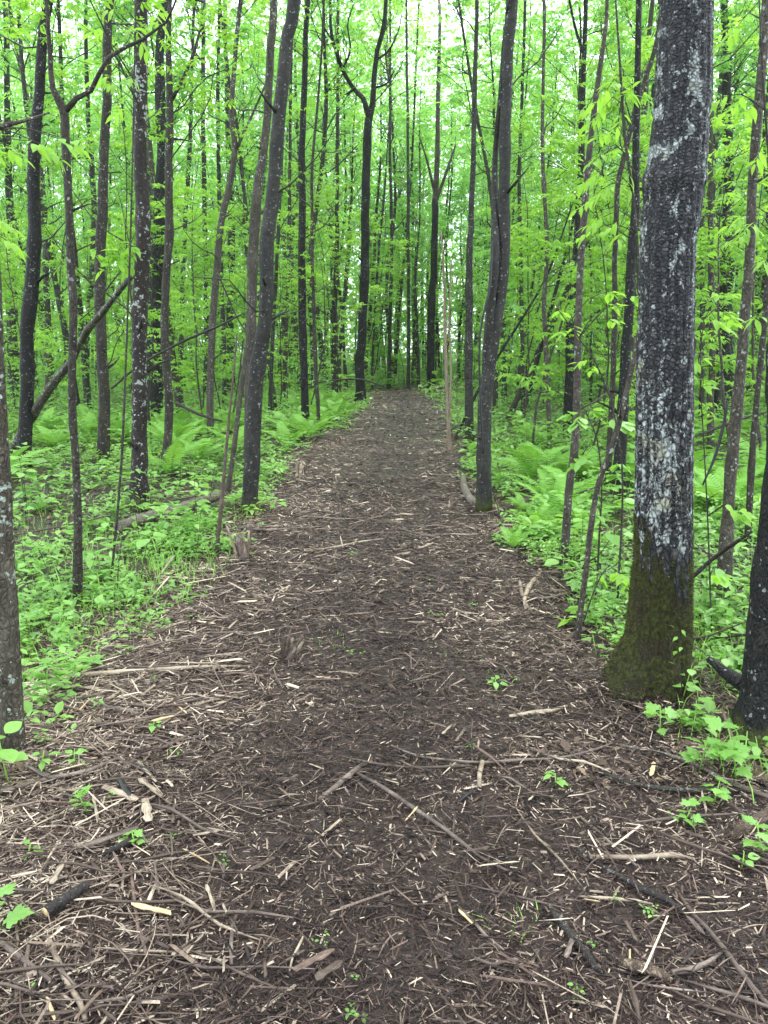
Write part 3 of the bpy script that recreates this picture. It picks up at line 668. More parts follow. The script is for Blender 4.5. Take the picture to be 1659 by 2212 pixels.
B = M
TREES = [
 ('broad dark trunk with white lichen flecks leaning out at the right edge', 'bark_dark', [(1655, 1600, 150), (1672, 1480, 135), (1692, 1287, 128), (1712, 1100, 122), (1735, 800, 118), (1760, 400, 112), (1780, 0, 108)], dict(flare=1.25)),
 ('slim lichen-spotted trunk nearest the left edge rising out of the wood shreds', 'bark_olive', [(28, 1645, 52), (24, 1500, 48), (13, 1237, 46), (1, 1040, 44), (-10, 850, 42), (-28, 400, 40), (-40, 0, 38)], dict(flare=1.1)),
 ('thin forked young tree with mossy bark standing in the herbs on the left', 'bark_brown', [(166, 1312, 20), (168, 1200, 19), (168, 1124, 17), (163, 980, 16), (156, 869, 16), (158, 669, 17), (152, 569, 18), (150, 500, 17), (142, 300, 17), (139, 240, 18), (115, 190, 12), (109, 120, 10), (104, 60, 9), (96, -20, 8)], dict(top=6.5, limbs=[[(141, 240, 14), (165, 212, 11), (190, 190, 10), (240, 130, 9), (300, 75, 7), (350, 35, 5), (400, -10, 4)]])),
 ('dark curved trunk with pale flecks behind the leaning log on the left', 'bark_dark', [(48, 1009, 32), (56, 900, 29), (60, 819, 28), (62, 720, 28), (66, 669, 31), (72, 569, 29), (76, 500, 28), (73, 350, 25), (85, 200, 22), (90, 100, 22), (108, 0, 20)], dict(nside=3)),
 ('straight brown trunk just left of the lichened one with a dark scar', 'bark_brown', [(222, 999, 28), (225, 900, 25), (225, 819, 23), (218, 669, 23), (220, 500, 23), (227, 300, 20), (231, 100, 19), (237, 0, 17)], dict(nside=3)),
 ('straight trunk crusted with grey lichen and flaring into mossy roots left of the fallen log', 'bark_lichen', [(300, 1100, 48), (301, 1037, 37), (302, 969, 33), (300, 769, 31), (300, 619, 32), (306, 500, 31), (302, 350, 28), (301, 150, 29), (302, 0, 27)], dict(flare=1.5, nside=2)),
 ('stout dark trunk standing behind the lichened trunk with two thin stems beside it', 'bark_dark', [(333, 908, 34), (336, 780, 28), (340, 669, 27), (342, 550, 26), (345, 425, 25), (350, 300, 23), (344, 200, 22), (346, 90, 18), (356, 0, 14)], dict(nside=4)),
 ('knobbly thin stem in front of the stout dark trunk left of the path', 'bark_brown', [(347, 1024, 18), (360, 969, 18), (367, 869, 18), (357, 719, 17), (360, 569, 17), (367, 500, 17), (364, 350, 16), (367, 250, 16), (364, 100, 12), (367, 0, 9)], dict(top=7, nside=3, limbs=[[(372, 215, 9), (400, 160, 7), (428, 95, 6), (440, 0, 5)]])),
 ('ragged brown stem kinking twice between the stout dark trunk and the leaning one', 'bark_grey', [(455, 959, 16), (455, 819, 15), (462, 669, 15), (475, 519, 15), (480, 470, 14), (495, 400, 14), (507, 325, 13), (500, 250, 11), (505, 150, 10), (520, 0, 9)], dict(top=8, nside=4, limbs=[[(512, 320, 7), (545, 240, 5), (575, 190, 4)]])),
 ('rough brown trunk half hidden behind the leaning dark tree left of the path', 'bark_grey', [(537, 1010, 26), (540, 870, 22), (545, 669, 21), (550, 500, 22), (556, 420, 21), (570, 325, 18), (577, 220, 17), (583, 125, 17), (590, 0, 16)], dict(nside=2)),
 ('tall dark tree leaning right over the left edge of the path with a mossy foot', 'bark_smooth', [(540, 1107, 38), (540, 1069, 36), (547, 969, 34), (552, 869, 32), (560, 769, 32), (572, 669, 30), (580, 519, 31), (592, 400, 28), (600, 300, 29), (612, 175, 27), (622, 75, 27), (635, 0, 26)], dict(flare=1.2, nside=2, sidez=(4.5, 9))),
 ('slim straight dark trunk between the leaning dark tree and the forked one', 'bark_dark', [(661, 937, 19), (657, 819, 16), (654, 669, 17), (652, 519, 16), (652, 350, 14), (657, 200, 13), (665, 0, 10)], dict(nside=5)),
 ('speckled dark tree forking into two crooked limbs at the bend of the path', 'bark_dark', [(778, 874, 27), (779, 840, 22), (780, 769, 20), (788, 619, 19), (790, 500, 19), (792, 350, 18), (796, 260, 17), (803, 225, 13), (808, 170, 11), (815, 110, 10), (829, 60, 10), (833, 0, 8)], dict(top=14, nside=5, sidez=(7, 12), sscale=1.4, limbs=[[(797, 255, 12), (785, 215, 11), (768, 190, 10), (742, 150, 9), (718, 85, 7), (714, 0, 5)], [(740, 150, 5), (757, 110, 4), (752, 60, 3), (765, 10, 2)], [(768, 190, 5), (742, 205, 4), (722, 190, 3), (700, 200, 2)], [(812, 130, 5), (840, 105, 4), (860, 70, 3), (868, 20, 2)], [(806, 190, 5), (835, 180, 4), (852, 150, 3)], [(722, 95, 4), (700, 60, 3), (690, 15, 2)]])),
 ('far dark trunk turning to a pale upper stem beyond the end of the path', 'bark_dark', [(931, 842, 19), (932, 700, 16), (937, 550, 15), (940, 430, 14)], dict(top=None, crown=False, limb_mat='bark_grey', limbs=[[(940, 435, 13), (944, 350, 11), (946, 200, 9), (948, 60, 7), (950, -40, 6)], [(940, 440, 8), (965, 370, 6), (985, 310, 4)], [(940, 420, 7), (922, 350, 5), (905, 300, 3)]])),
 ('dark slender trunk just behind the pair of joined stems right of the path', 'bark_smooth', [(1014, 956, 20), (1013, 819, 18), (1014, 669, 15), (1015, 519, 14), (1018, 500, 13), (1022, 300, 11), (1026, 150, 10), (1030, 0, 8)], dict(nside=4)),
 ('twin-stemmed black tree at the right edge of the path with a mossy base', 'bark_smooth', [(1045, 1108, 36), (1045, 1030, 31), (1045, 969, 30), (1050, 869, 30), (1063, 769, 28), (1075, 669, 27), (1086, 540, 26), (1091, 400, 24), (1094, 250, 23), (1100, 100, 23), (1108, 0, 26)], dict(flare=1.15, nside=1, sidez=(4.5, 9), limbs=[[(1047, 880, 18), (1052, 760, 20), (1060, 640, 20), (1067, 550, 20), (1074, 350, 13), (1082, 200, 11), (1092, 80, 9), (1098, 0, 8)]])),
 ('bare pale dead sapling standing where the path bends right', 'bark_bare', [(971, 977, 11), (967, 869, 8), (962, 719, 7), (960, 619, 5), (953, 500, 3)], dict(top=None, crown=False, flare=1.3, limbs=[[(970, 900, 5), (974, 800, 4), (972, 700, 4), (976, 560, 3)]])),
 ('thin sapling leaning steeply right behind the twin-stemmed black tree', 'bark_dark', [(979, 949, 7), (1030, 849, 6), (1070, 779, 6), (1130, 684, 5), (1180, 599, 5), (1210, 519, 4), (1250, 400, 3)], dict(top=None, crown=False, nside=3, sidez=(1.5, 4), sscale=.6)),
 ('dark leaning stem, steeper one of two crossing right of the twin-stemmed tree', 'bark_dark', [(1120, 915, 9), (1149, 829, 8), (1189, 669, 8), (1210, 594, 7), (1230, 519, 6), (1262, 330, 4)], dict(top=None, crown=False, nside=3, sidez=(3, 6), sscale=.8)),
 ('grey leaning stem, flatter one of two crossing right of the twin-stemmed tree', 'bark_brown', [(1092, 912, 13), (1134, 824, 13), (1180, 729, 12), (1220, 639, 11), (1255, 549, 10), (1270, 519, 9), (1310, 380, 6)], dict(top=None, crown=False, nside=2, sidez=(3, 6), sscale=.8)),
 ('thin wavy grey stem right of the two leaning stems', 'bark_grey', [(1190, 960, 11), (1182, 819, 10), (1176, 669, 10), (1181, 519, 9), (1172, 350, 8), (1174, 150, 7), (1175, 0, 7)], dict(top=8, nside=4)),
 ('slim speckled grey stem standing in the ferns nearest the path on the right', 'bark_grey', [(1217, 1217, 17), (1232, 1037, 17), (1242, 969, 16), (1246, 819, 16), (1249, 669, 15), (1256, 519, 14), (1275, 300, 12), (1295, 150, 11), (1311, 0, 8)], dict(top=6.5, nside=2, sidez=(3, 6))),
 ('dark trunk directly behind the slim speckled grey stem', 'bark_dark', [(1228, 940, 26), (1231, 800, 22), (1234, 669, 20), (1246, 519, 15), (1256, 300, 13), (1262, 100, 10), (1266, 0, 9)], dict(nside=4, limbs=[[(1262, 120, 7), (1245, 60, 6), (1228, 0, 5)]])),
 ('thick dark trunk just left of the big furrowed one with a hollow foot', 'bark_dark', [(1333, 1072, 30), (1338, 1000, 26), (1345, 919, 24), (1350, 780, 22), (1357, 669, 20), (1367, 519, 19), (1372, 450, 18), (1377, 250, 14), (1380, 0, 12)], dict(nside=3)),
 ('crooked thin stem leaning right into the big furrowed trunk', 'bark_grey', [(1245, 1388, 15), (1258, 1290, 12), (1266, 1237, 12), (1277, 1137, 12), (1292, 1050, 12), (1305, 1010, 12), (1325, 960, 13), (1355, 844, 12), (1378, 735, 10), (1400, 600, 8), (1415, 450, 6)], dict(top=None, crown=False)),
 ('brown stem curving right near its top beside the big furrowed trunk', 'bark_brown', [(1312, 1055, 14), (1318, 950, 12), (1322, 869, 12), (1328, 650, 11), (1330, 519, 11), (1334, 400, 11), (1350, 330, 11), (1365, 260, 11), (1390, 180, 11), (1420, 85, 9), (1432, 0, 8)], dict(top=8, nside=2)),
 ('reddish brown scaly trunk, tallest of those right of the big furrowed one', 'bark_grey', [(1563, 1318, 30), (1567, 1212, 27), (1575, 1087, 24), (1580, 1019, 24), (1600, 819, 22), (1610, 669, 21), (1622, 519, 20), (1626, 400, 19), (1640, 225, 20), (1652, 100, 18), (1657, 0, 18)], dict(nside=2, sidez=(3, 8))),
 ('slim stem rising beside the scaly trunk at the right edge', 'bark_brown', [(1614, 1190, 15), (1624, 1000, 13), (1634, 869, 12), (1650, 719, 13), (1658, 619, 12), (1675, 400, 11), (1680, 0, 9)], dict(top=8)),
 ('broad black trunk standing deep among ferns right of the big furrowed one', 'bark_dark', [(1563, 893, 46), (1566, 800, 36), (1568, 660, 30), (1573, 519, 24), (1572, 300, 20), (1568, 100, 17), (1566, 0, 15)], dict(nside=5)),
 ('grey speckled trunk just right of the big furrowed one', 'bark_grey', [(1536, 972, 16), (1536, 850, 14), (1538, 769, 13), (1535, 519, 12), (1534, 300, 11), (1534, 0, 9)], dict(nside=4)),
 ('thin grey trunk peeping out from behind the big furrowed one', 'bark_far', [(1515, 925, 12), (1517, 769, 11), (1517, 519, 10), (1519, 300, 9), (1520, 0, 8)], dict(nside=4)),
 ('dark trunk far back at the left edge behind the leaning log', 'bark_far', [(27, 862, 24), (27, 700, 20), (24, 519, 17), (18, 350, 14), (12, 0, 10)], dict(nside=5)),
 ('straight dark trunk far back left of the kinked ragged stem', 'bark_far', [(500, 850, 18), (498, 700, 17), (500, 519, 16), (498, 420, 14), (490, 200, 10), (486, 0, 8)], dict(nside=5, top=14)),
 ('dark slim trunk right behind the kinked ragged stem', 'bark_far', [(484, 885, 10), (482, 700, 9), (474, 450, 9), (471, 250, 8), (474, 0, 6)], dict(nside=5)),
 ('first of three slim dark trunks standing where the path vanishes', 'bark_far', [(839, 838, 8), (843, 700, 7), (846, 519, 7), (843, 350, 6), (843, 0, 5)], dict(nside=4, top=16)),
 ('slim dark trunk leaning right where the path vanishes', 'bark_far', [(851, 832, 7), (860, 700, 6), (876, 519, 6), (890, 350, 5), (905, 0, 4)], dict(nside=4, top=16)),
 ('slim brown trunk just left of the far pale-topped tree', 'bark_far', [(882, 842, 8), (883, 700, 7), (882, 519, 7), (881, 300, 6), (878, 0, 5)], dict(nside=4, top=16)),
 ('slim dark trunk just right of the forked tree at the bend', 'bark_far', [(803, 838, 6), (808, 700, 5), (817, 560, 5), (832, 400, 4)], dict(nside=4, top=12)),
 ('rough dark trunk in the row between the slim straight trunk and the forked tree', 'bark_far', [(722, 862, 12), (722, 700, 11), (727, 560, 10), (728, 400, 8), (730, 0, 6)], dict(nside=5, top=14)),
 ('thin brown trunk close behind the slim straight dark one', 'bark_brown', [(690, 940, 8), (684, 830, 8), (678, 669, 7), (674, 519, 7), (675, 350, 6), (690, 180, 5), (700, 0, 4)], dict(nside=5)),
 ('brown thin trunk standing alone between the leaning dark tree and the slim straight one', 'bark_brown', [(614, 882, 10), (616, 760, 9), (620, 640, 9), (624, 519, 8), (626, 350, 7), (632, 0, 5)], dict(nside=5)),
 ('thin dark trunk close right of the leaning dark tree', 'bark_far', [(582, 905, 9), (588, 760, 8), (596, 600, 8), (606, 400, 7), (618, 180, 6), (640, 0, 5)], dict(nside=3)),
 ('dark thin trunk midway between the thick lichened trunk and the kinked stem', 'bark_far', [(390, 870, 11), (393, 700, 10), (398, 519, 10), (408, 350, 9), (414, 180, 7), (420, 0, 6)], dict(nside=4)),
 ('second dark thin trunk left of the kinked ragged stem', 'bark_far', [(444, 862, 11), (446, 700, 10), (443, 519, 10), (440, 350, 10), (438, 180, 9), (440, 0, 8)], dict(nside=4)),
 ('dark thin trunk behind the brown straight one on the left', 'bark_far', [(187, 880, 12), (190, 700, 11), (203, 500, 12), (198, 350, 11), (188, 200, 9), (186, 0, 7)], dict(nside=4)),
 ('speckled trunk between the twin-stemmed tree and the wavy grey stem', 'bark_far', [(1130, 885, 10), (1128, 750, 9), (1126, 600, 9), (1122, 400, 8), (1128, 200, 7), (1135, 0, 6)], dict(nside=4)),
]
for lab, mt, pts, kw in TREES:
    tree('tree', lab, M[mt], pts, **kw)

# ------------------------------------------------------------------ leaning log, sprout, dead stems, fallen wood
def stick(name, label, mat, pts, cat='stick', w0=None, ground=True, sides=7, rough=.2, group=None, lift=0.0, end=None, taper=True):
    """pts: (px, py, width px[, depth Y or None]); lies on the ground where no depth is given"""
    out, rad = [], []
    for p in pts:
        if len(p) == 4 and p[3] is not None: q, t = P(p[0], p[1], p[3])
        else:
            q, t = G(p[0], p[1]); q[2] = q[2] + p[2] * .5 * t / F * .6 + .012 + lift
        out.append(q); rad.append(p[2] * .5 * t / F)
    base = out[0].copy(); mb = MB(); a, b = resample(np.array(out) - base, rad, .05)
    b = b * (1 + .06 * np.sin(np.arange(len(b)) * 1.7))
    tube(mb, a, b, sides, rough, a=.5, seed=random.random() * 30)
    me_o = mb.build(name, mat, None, True, base); tag(me_o, label, cat, group)
    return me_o, np.array(out), rad
root = empty('leaning_log', P(18, 990)[0], 'blackish lichen-spotted broken log leaning up towards the lichened trunk', 'log')
base = np.array(root.location); Yb, Ye = gy(990), 7.75
pts = [(12, 1000, 22), (40, 950, 23), (75, 890, 24), (110, 835, 22), (150, 785, 20), (172, 745, 18), (190, 712, 18), (225, 670, 17), (252, 635, 15), (281, 600, 13)]
o, r = [], []
for i, (x, y, w) in enumerate(pts):
    p, t = P(x, y, Yb + (Ye - Yb) * i / (len(pts) - 1)); o.append(p - base); r.append(w * .42 * t / F)
mb = MB(); a, b = resample(o, r, .08); tube(mb, a, b, 14, .15); mb.build('trunk', M['bark_olive'], root, True)
def sprout(root, base, pts, Y, leaves, kind='oval', size=.07, mat='twig', name='shoot', rw=.006):
    o = [P(x, y, Y)[0] - base for x, y in pts]; mb = MB(); a, b = resample(o, np.linspace(rw, rw / 3, len(o)), .05); tube(mb, a, b, 5)
    sh = mb.build(name, M[mat], root, True)
    for (x, y, n) in leaves:
        c = P(x, y, Y)[0] - base
        for k in range(n):
            leaf(sh, kind, c + np.random.uniform(-.035, .035, 3), rdir(-1.2, .3), size * random.uniform(.7, 1.25), random.uniform(-.5, .5))
sprout(root, base, [(172, 692), (195, 672), (222, 640), (230, 605), (232, 570), (245, 545)], 7.6, [(232, 560, 5), (245, 548, 6), (265, 555, 5), (280, 540, 5), (205, 545, 5), (275, 580, 4), (222, 590, 3), (290, 528, 4), (250, 575, 4)], size=.115)
stick('dead_stem', 'grey dead stem leaning against the mossy-footed leaning tree', M['bark_grey'], [(492, 1062, 12, 7.2), (505, 969, 11, 7.2), (517, 869, 11, 7.25), (530, 769, 9, 7.3), (536, 715, 7, 7.35), (545, 640, 4, 7.4)], 'dead stem')
stick('dead_stem', 'thin brown sapling stem standing bare left of the broken stump', M['brown_wood'], [(467, 1200, 10, 5.9), (478, 1090, 9, 5.9), (486, 1000, 7, 5.9), (494, 910, 6, 5.9), (503, 820, 5, 5.9), (512, 720, 3, 5.9)], 'dead stem')
stick('vine', 'thin black vine hanging down beside the twin-stemmed black tree', M['dark_wood'], [(1043, 980, 4, 7.3), (1037, 850, 4, 7.3), (1036, 750, 5, 7.3), (1040, 700, 5, 7.3), (1054, 640, 5, 7.3), (1060, 590, 6, 7.35), (1063, 520, 5, 7.4)], 'vine')
stick('fallen_log', 'grey bark-covered log lying among the herbs left of the path', M['log'], [(256, 1168, 25), (320, 1147, 26), (390, 1127, 25), (440, 1107, 22), (480, 1091, 19)], 'log', sides=14, lift=.075)
stick('fallen_log', 'short curved grey log at the right edge of the path by the twin-stemmed tree', M['log'], [(1000, 1038, 13), (1003, 1060, 15), (1012, 1080, 17), (1026, 1098, 18)], 'log', sides=12)
stick('fallen_log', 'rotting orange-brown log end among plants at the right edge', M['rot'], [(1582, 1815, 20), (1610, 1798, 28), (1660, 1768, 30), (1740, 1728, 30)], 'log', sides=16, rough=.4, lift=-.012)
# broken stump with splinters
def stump(label, px, py, hpx, wpx, mat, lean=0, name='stump'):
    p, t = G(px, py); sc = t / F; root = empty(name, p, label, 'stump')
    h, r0 = hpx * sc, wpx * .5 * sc; mb = MB(); S = 16; n = 7; V = []
    jag = [random.uniform(.25, 1) for _ in range(S)]
    for i in range(n):
        tt = i / (n - 1)
        for j in range(S):
            a = 2 * math.pi * j / S; rr = r0 * (1.5 - .8 * tt**.5) * (1 + .16 * math.sin(3 * a + hpx) + .10 * random.uniform(-1, 1))
            z = h * .75 * tt * (.35 + .65 * (jag[j] if i > n // 2 else 1)**(tt))
            V.append((rr * math.cos(a) + lean * z, rr * math.sin(a), z - .015))
    V.append((lean * h * .3, 0, h * .25))
    Q = [(i * S + j, i * S + (j + 1) % S, (i + 1) * S + (j + 1) % S, (i + 1) * S + j) for i in range(n - 1) for j in range(S)]
    mb.add(V, Q, [((n - 1) * S + j, (n - 1) * S + (j + 1) % S, n * S) for j in range(S)], np.array([random.uniform(.2, .8) for _ in V]))
    mb.build('stump_body', mat, root)
    for k in range(9):
        o = link('splinter', random.choice(spl[random.choice(('grey_wood', 'brown_wood', 'red_wood', 'pale_wood'))]), root)
        a = k * .7 + random.uniform(0, .4); d = unit([.25 * math.cos(a) + lean, .25 * math.sin(a), 1.]); s_ = unit(np.cross(d, [0, 1, .1])); hh = h * random.uniform(.45, .9)
        o.matrix_local = basis(d, s_, np.cross(d, s_), np.array([r0 * .75 * math.cos(a), r0 * .75 * math.sin(a), 0]) + d * hh * .55, (hh, r0 * .5, r0 * .3))
    return root
stump('splintered brown stump at the left edge of the mulch', 525, 1212, 92, 24, M['grey_wood'], -.08)
stump('torn rusty brown stub sticking up out of the left half of the path', 622, 1420, 62, 34, M['brown_wood'], .35)
stump('pale bleached stub with a pointed tip at the left edge of the path', 648, 1030, 40, 14, M['pale_wood'], .15)
stump('small dark brown stub farther along the left edge of the path', 730, 962, 24, 12, M['red_wood'])
stump('small upright tan chunk of wood near the right edge of the path', 1027, 1300, 36, 14, M['grey_wood'], .1)
# cut branch with a pale sawn end
p, t = G(100, 1992); p[2] += .030; root = empty('cut_branch', p, 'stubby dark branch with a pale yellow sawn end lying in the shreds', 'branch')
d = unit([.55, .75, .05]); mb = MB(); tube(mb, [d * s_ for s_ in (0, .02, .05, .09, .13)], [.0155, .016, .0165, .016, .012], 16, .15, cap=False); mb.build('bark', M['stick_bark'], root, True)
mb = MB(); tube(mb, [d * -.002, d * .01], [.0135, .0135], 16, .1); mb.build('sawn_end', M['yellow_wood'], root)

BR, GW, PW, DW, RW, TW, YW = M['brown_wood'], M['grey_wood'], M['pale_wood'], M['dark_wood'], M['red_wood'], M['twig'], M['yellow_wood']
STICKS = [
 ('black barked half log beside the long pale split', M['stick_bark'], [(222, 1858, 10), (250, 1845, 15), (275, 1832, 16), (298, 1818, 13)]),
 ('long thin grey branch curving across the middle of the path', GW, [(845, 1617, 4), (900, 1640, 5), (970, 1650, 6), (1040, 1655, 6), (1120, 1650, 7), (1210, 1645, 6), (1290, 1625, 5), (1345, 1602, 3)]),
 ('thin brown branch lying just below the long curving grey one', BR, [(735, 1640, 3), (800, 1655, 5), (870, 1665, 6), (950, 1665, 6), (1020, 1662, 5)]),
 ('short pale forked branch pointing down from the long curving grey branch', PW, [(1042, 1655, 11), (1036, 1680, 11), (1035, 1710, 10)]),
 ('dark crooked twig below the pale forked branch', DW, [(1038, 1708, 6), (1010, 1725, 7), (992, 1740, 6)]),
 ('thin twig rising from the fork of the pale branch', GW, [(1020, 1652, 4), (1018, 1600, 3), (1021, 1560, 2)]),
 ('pale straight stick slanting up to the right near the middle of the path', GW, [(690, 1737, 10), (730, 1705, 13), (768, 1672, 12), (790, 1655, 8)]),
 ('thin dark stick continuing down left from the pale straight one', BR, [(580, 1768, 4), (630, 1755, 5), (690, 1740, 5)]),
 ('long weathered rod running down right from the middle of the path', GW, [(765, 1675, 7), (830, 1712, 9), (900, 1760, 10), (960, 1800, 9), (1010, 1840, 9), (1040, 1862, 7), (1105, 1895, 5)]),
 ('long dark green-grey branch reaching in from the right edge', TW, [(1293, 1672, 6), (1340, 1695, 9), (1420, 1712, 11), (1500, 1718, 12), (1580, 1716, 10), (1700, 1722, 10)]),
 ('mossy branch crossing the long dark one at the right', M['log'], [(1330, 1615, 4), (1380, 1625, 6), (1440, 1638, 8), (1500, 1660, 9), (1560, 1690, 8), (1660, 1730, 8)]),
 ('thin stem bending away from the foot of the big furrowed trunk', BR, [(1230, 1545, 4), (1290, 1555, 5), (1350, 1580, 6), (1400, 1600, 6), (1450, 1640, 5)]),
 ('pale peeled strip of bark lying below the big furrowed trunk', PW, [(1100, 1555, 7), (1150, 1548, 10), (1190, 1543, 9), (1225, 1532, 5)]),
 ('long split pale pole lying on the left edge of the mulch, lower of a pair', PW, [(150, 1468, 9), (230, 1462, 11), (330, 1456, 11), (430, 1449, 9), (520, 1446, 5)]),
 ('long split pale pole lying on the left edge of the mulch, upper of a pair', GW, [(155, 1455, 6), (240, 1450, 7), (330, 1448, 7), (420, 1444, 5)]),
 ('long greyish stick pointing at the broken stump on the left', GW, [(290, 1307, 5), (340, 1302, 7), (390, 1295, 8), (440, 1283, 7), (500, 1270, 4)]),
 ('brown stick pair lying in front of the broken stump', BR, [(445, 1240, 6), (500, 1243, 7), (550, 1242, 5)]),
 ('knotty dark branch arching beside the broken stump', DW, [(520, 1108, 4), (512, 1116, 5), (500, 1124, 6), (488, 1137, 6), (470, 1150, 4)]),
 ('grey branch trailing onto the path from the broken stump', GW, [(535, 1147, 6), (580, 1150, 6), (630, 1146, 5), (680, 1143, 4), (700, 1140, 3)]),
 ('reddish long stick at the left with a torn end', RW, [(283, 1880, 7), (288, 1930, 8), (296, 1990, 8), (301, 2050, 6)]),
 ('brown bent stick standing out near the lower left', GW, [(500, 2095, 8), (500, 2050, 9), (503, 2010, 9), (515, 1975, 7)]),
 ('thin straight yellowish stick in the lower middle', PW, [(625, 2110, 4), (632, 2080, 5), (650, 2045, 6), (656, 2030, 4)]),
 ('dark smooth branch lying in the lower right of the path', M['stick_bark'], [(1180, 1960, 9), (1200, 1990, 14), (1230, 2030, 18), (1262, 2070, 19), (1285, 2100, 15), (1300, 2115, 7)]),
 ('rotten orange-brown piece of branch at the bottom right', M['rot'], [(1335, 2085, 10), (1360, 2098, 22), (1400, 2110, 26), (1430, 2122, 24), (1450, 2132, 12)]),
 ('pale forked piece above the rotten orange-brown branch', GW, [(1450, 2112, 12), (1490, 2108, 13), (1530, 2090, 12), (1555, 2070, 8)]),
 ('long pale rod slanting down to the lower right corner', GW, [(1465, 1940, 6), (1500, 1990, 9), (1530, 2020, 10), (1570, 2070, 11), (1620, 2140, 12), (1700, 2230, 12)]),
 ('wet brown shiny branch above the long pale rod', M['stick_bark'], [(1245, 1842, 7), (1300, 1880, 8), (1340, 1905, 12), (1390, 1935, 16), (1440, 1955, 15), (1475, 1985, 10)]),
 ('pale torn strip lying level in the right half of the path', PW, [(1260, 1858, 6), (1320, 1862, 10), (1390, 1862, 12), (1450, 1857, 12), (1500, 1865, 5)]),
 ('narrow rod crossing the pale torn strip', GW, [(1245, 1765, 4), (1290, 1805, 7), (1340, 1850, 7), (1375, 1880, 5)]),
 ('thin split stick leaning down right in the lower middle of the path', GW, [(988, 1965, 5), (1020, 1998, 7), (1050, 2032, 7), (1088, 2062, 5)]),
 ('thin level pale stick right of the split leaning one', PW, [(1250, 1945, 4), (1310, 1950, 7), (1370, 1955, 7), (1410, 1962, 4)]),
 ('long pale rod in the lower left corner', GW, [(-20, 2030, 10), (20, 2060, 13), (70, 2100, 13), (110, 2130, 10)]),
 ('pale crooked branch at the bottom left', PW, [(105, 2035, 10), (125, 2085, 13), (140, 2125, 12), (175, 2180, 13), (185, 2215, 10)]),
 ('grey straight stick between the two pale branches at the bottom left', GW, [(210, 2175, 6), (270, 2168, 9), (330, 2140, 6)]),
 ('brown curved stick near the left edge reaching the small plants', BR, [(0, 1640, 6), (80, 1645, 8), (160, 1638, 7), (240, 1640, 6), (310, 1655, 5)]),
 ('bundle stalk of shredded bark lying along the left edge', GW, [(0, 1722, 8), (60, 1705, 12), (120, 1690, 12), (190, 1675, 9), (270, 1640, 6)]),
 ('long brown shred lying under the bark stalk on the left', BR, [(60, 1580, 6), (140, 1575, 9), (240, 1572, 9), (340, 1580, 8), (440, 1560, 6)]),
 ('tan long shred with frayed end right of the left edge trunk', GW, [(110, 1520, 8), (170, 1527, 10), (240, 1535, 10), (300, 1550, 6)]),
 ('brown long splinter pointing at the path centre from the left', BR, [(290, 1645, 5), (350, 1625, 8), (420, 1590, 7), (470, 1567, 5)]),
 ('pale bent bark strip, nearer the path of two at the right herb edge', PW, [(1122, 1262, 7), (1128, 1290, 9), (1140, 1320, 7)]),
 ('pale bent bark strip, nearer the plants of two at the right herb edge', PW, [(1165, 1245, 7), (1145, 1270, 11), (1133, 1300, 9), (1135, 1322, 6)]),
 ('tan stick lying among herbs left of the crooked thin stem', GW, [(1140, 1300, 5), (1200, 1295, 7), (1250, 1278, 5)]),
 ('dark stick slanting under the crooked thin stem', DW, [(1310, 1392, 7), (1335, 1378, 9), (1352, 1365, 6)]),
 ('black lichened branch stretching between the big trunk and the right edge trunk', M['stick_bark'], [(1492, 1250, 9, 3.9), (1530, 1215, 9, 3.9), (1570, 1185, 9, 3.8), (1625, 1148, 6, 3.7)]),
 ('peeled pinkish rod standing among plants below the right edge trunk', RW, [(1612, 1730, 9, 2.62), (1600, 1660, 9, 2.66), (1580, 1590, 8, 2.75), (1560, 1532, 5, 2.9)]),
 ('thin dead branch slanting over the herbs left of the leaning dark tree', M['twig'], [(240, 840, 5, 9.5), (300, 790, 6, 9.5), (390, 740, 6, 9.3), (470, 705, 5, 9.0), (520, 680, 4, 8.8)]),
 ('fallen grey pole lying from the herbs onto the far left path edge', M['log'], [(565, 930, 7), (600, 940, 7), (650, 942, 8), (700, 950, 7), (715, 953, 5)]),
 ('fallen branch low behind the straight lichened trunk', M['twig'], [(380, 870, 6, 12), (430, 895, 7, 12), (480, 910, 5, 12)]),
 ('thin branch arching low across the end of the path', M['twig'], [(655, 832, 3, 22), (720, 822, 4, 22), (780, 820, 4, 22), (830, 835, 3, 22)]),
 ('pale fallen branch lying right of the path end', M['log'], [(890, 855, 4), (920, 848, 6), (960, 835, 5, 26), (990, 815, 3, 26)]),
 ('dark dead branch fallen among the ferns right of the big furrowed trunk', M['twig'], [(1510, 940, 5, 8), (1560, 920, 7, 8), (1600, 905, 6, 8), (1655, 890, 5, 8)]),
 ('thick dark crooked dead branch over the right ferns', DW, [(1518, 1048, 4, 6.5), (1545, 985, 6, 6.5), (1560, 930, 7, 6.5), (1572, 870, 5, 6.5)]),
 ('small stick lying level on the far path near the pale dead sapling', BR, [(915, 1028, 4), (950, 1030, 5), (990, 1034, 4)]),
 ('thin curved twig hanging from the kinked stem to the ground', M['twig'], [(470, 590, 4, 12), (520, 700, 3, 12), (560, 730, 3, 12), (600, 745, 2, 12)]),
 ('pale stick lying flat across the near path behind the rise', PW, [(660, 1195, 4), (720, 1188, 6), (780, 1175, 5), (830, 1168, 3)]),
 ('tan stick lying beyond the bare patch of the path', GW, [(850, 1140, 3), (900, 1158, 6), (950, 1165, 5)]),
 ('grey stick lying left of centre just below the bare patch', GW, [(880, 1480, 4), (920, 1470, 6), (960, 1455, 4)]),
]
for lab, mt, pts in STICKS:
    stick('branch' if 'branch' in lab else 'stick', lab, mt, pts, 'branch' if 'branch' in lab else 'stick')

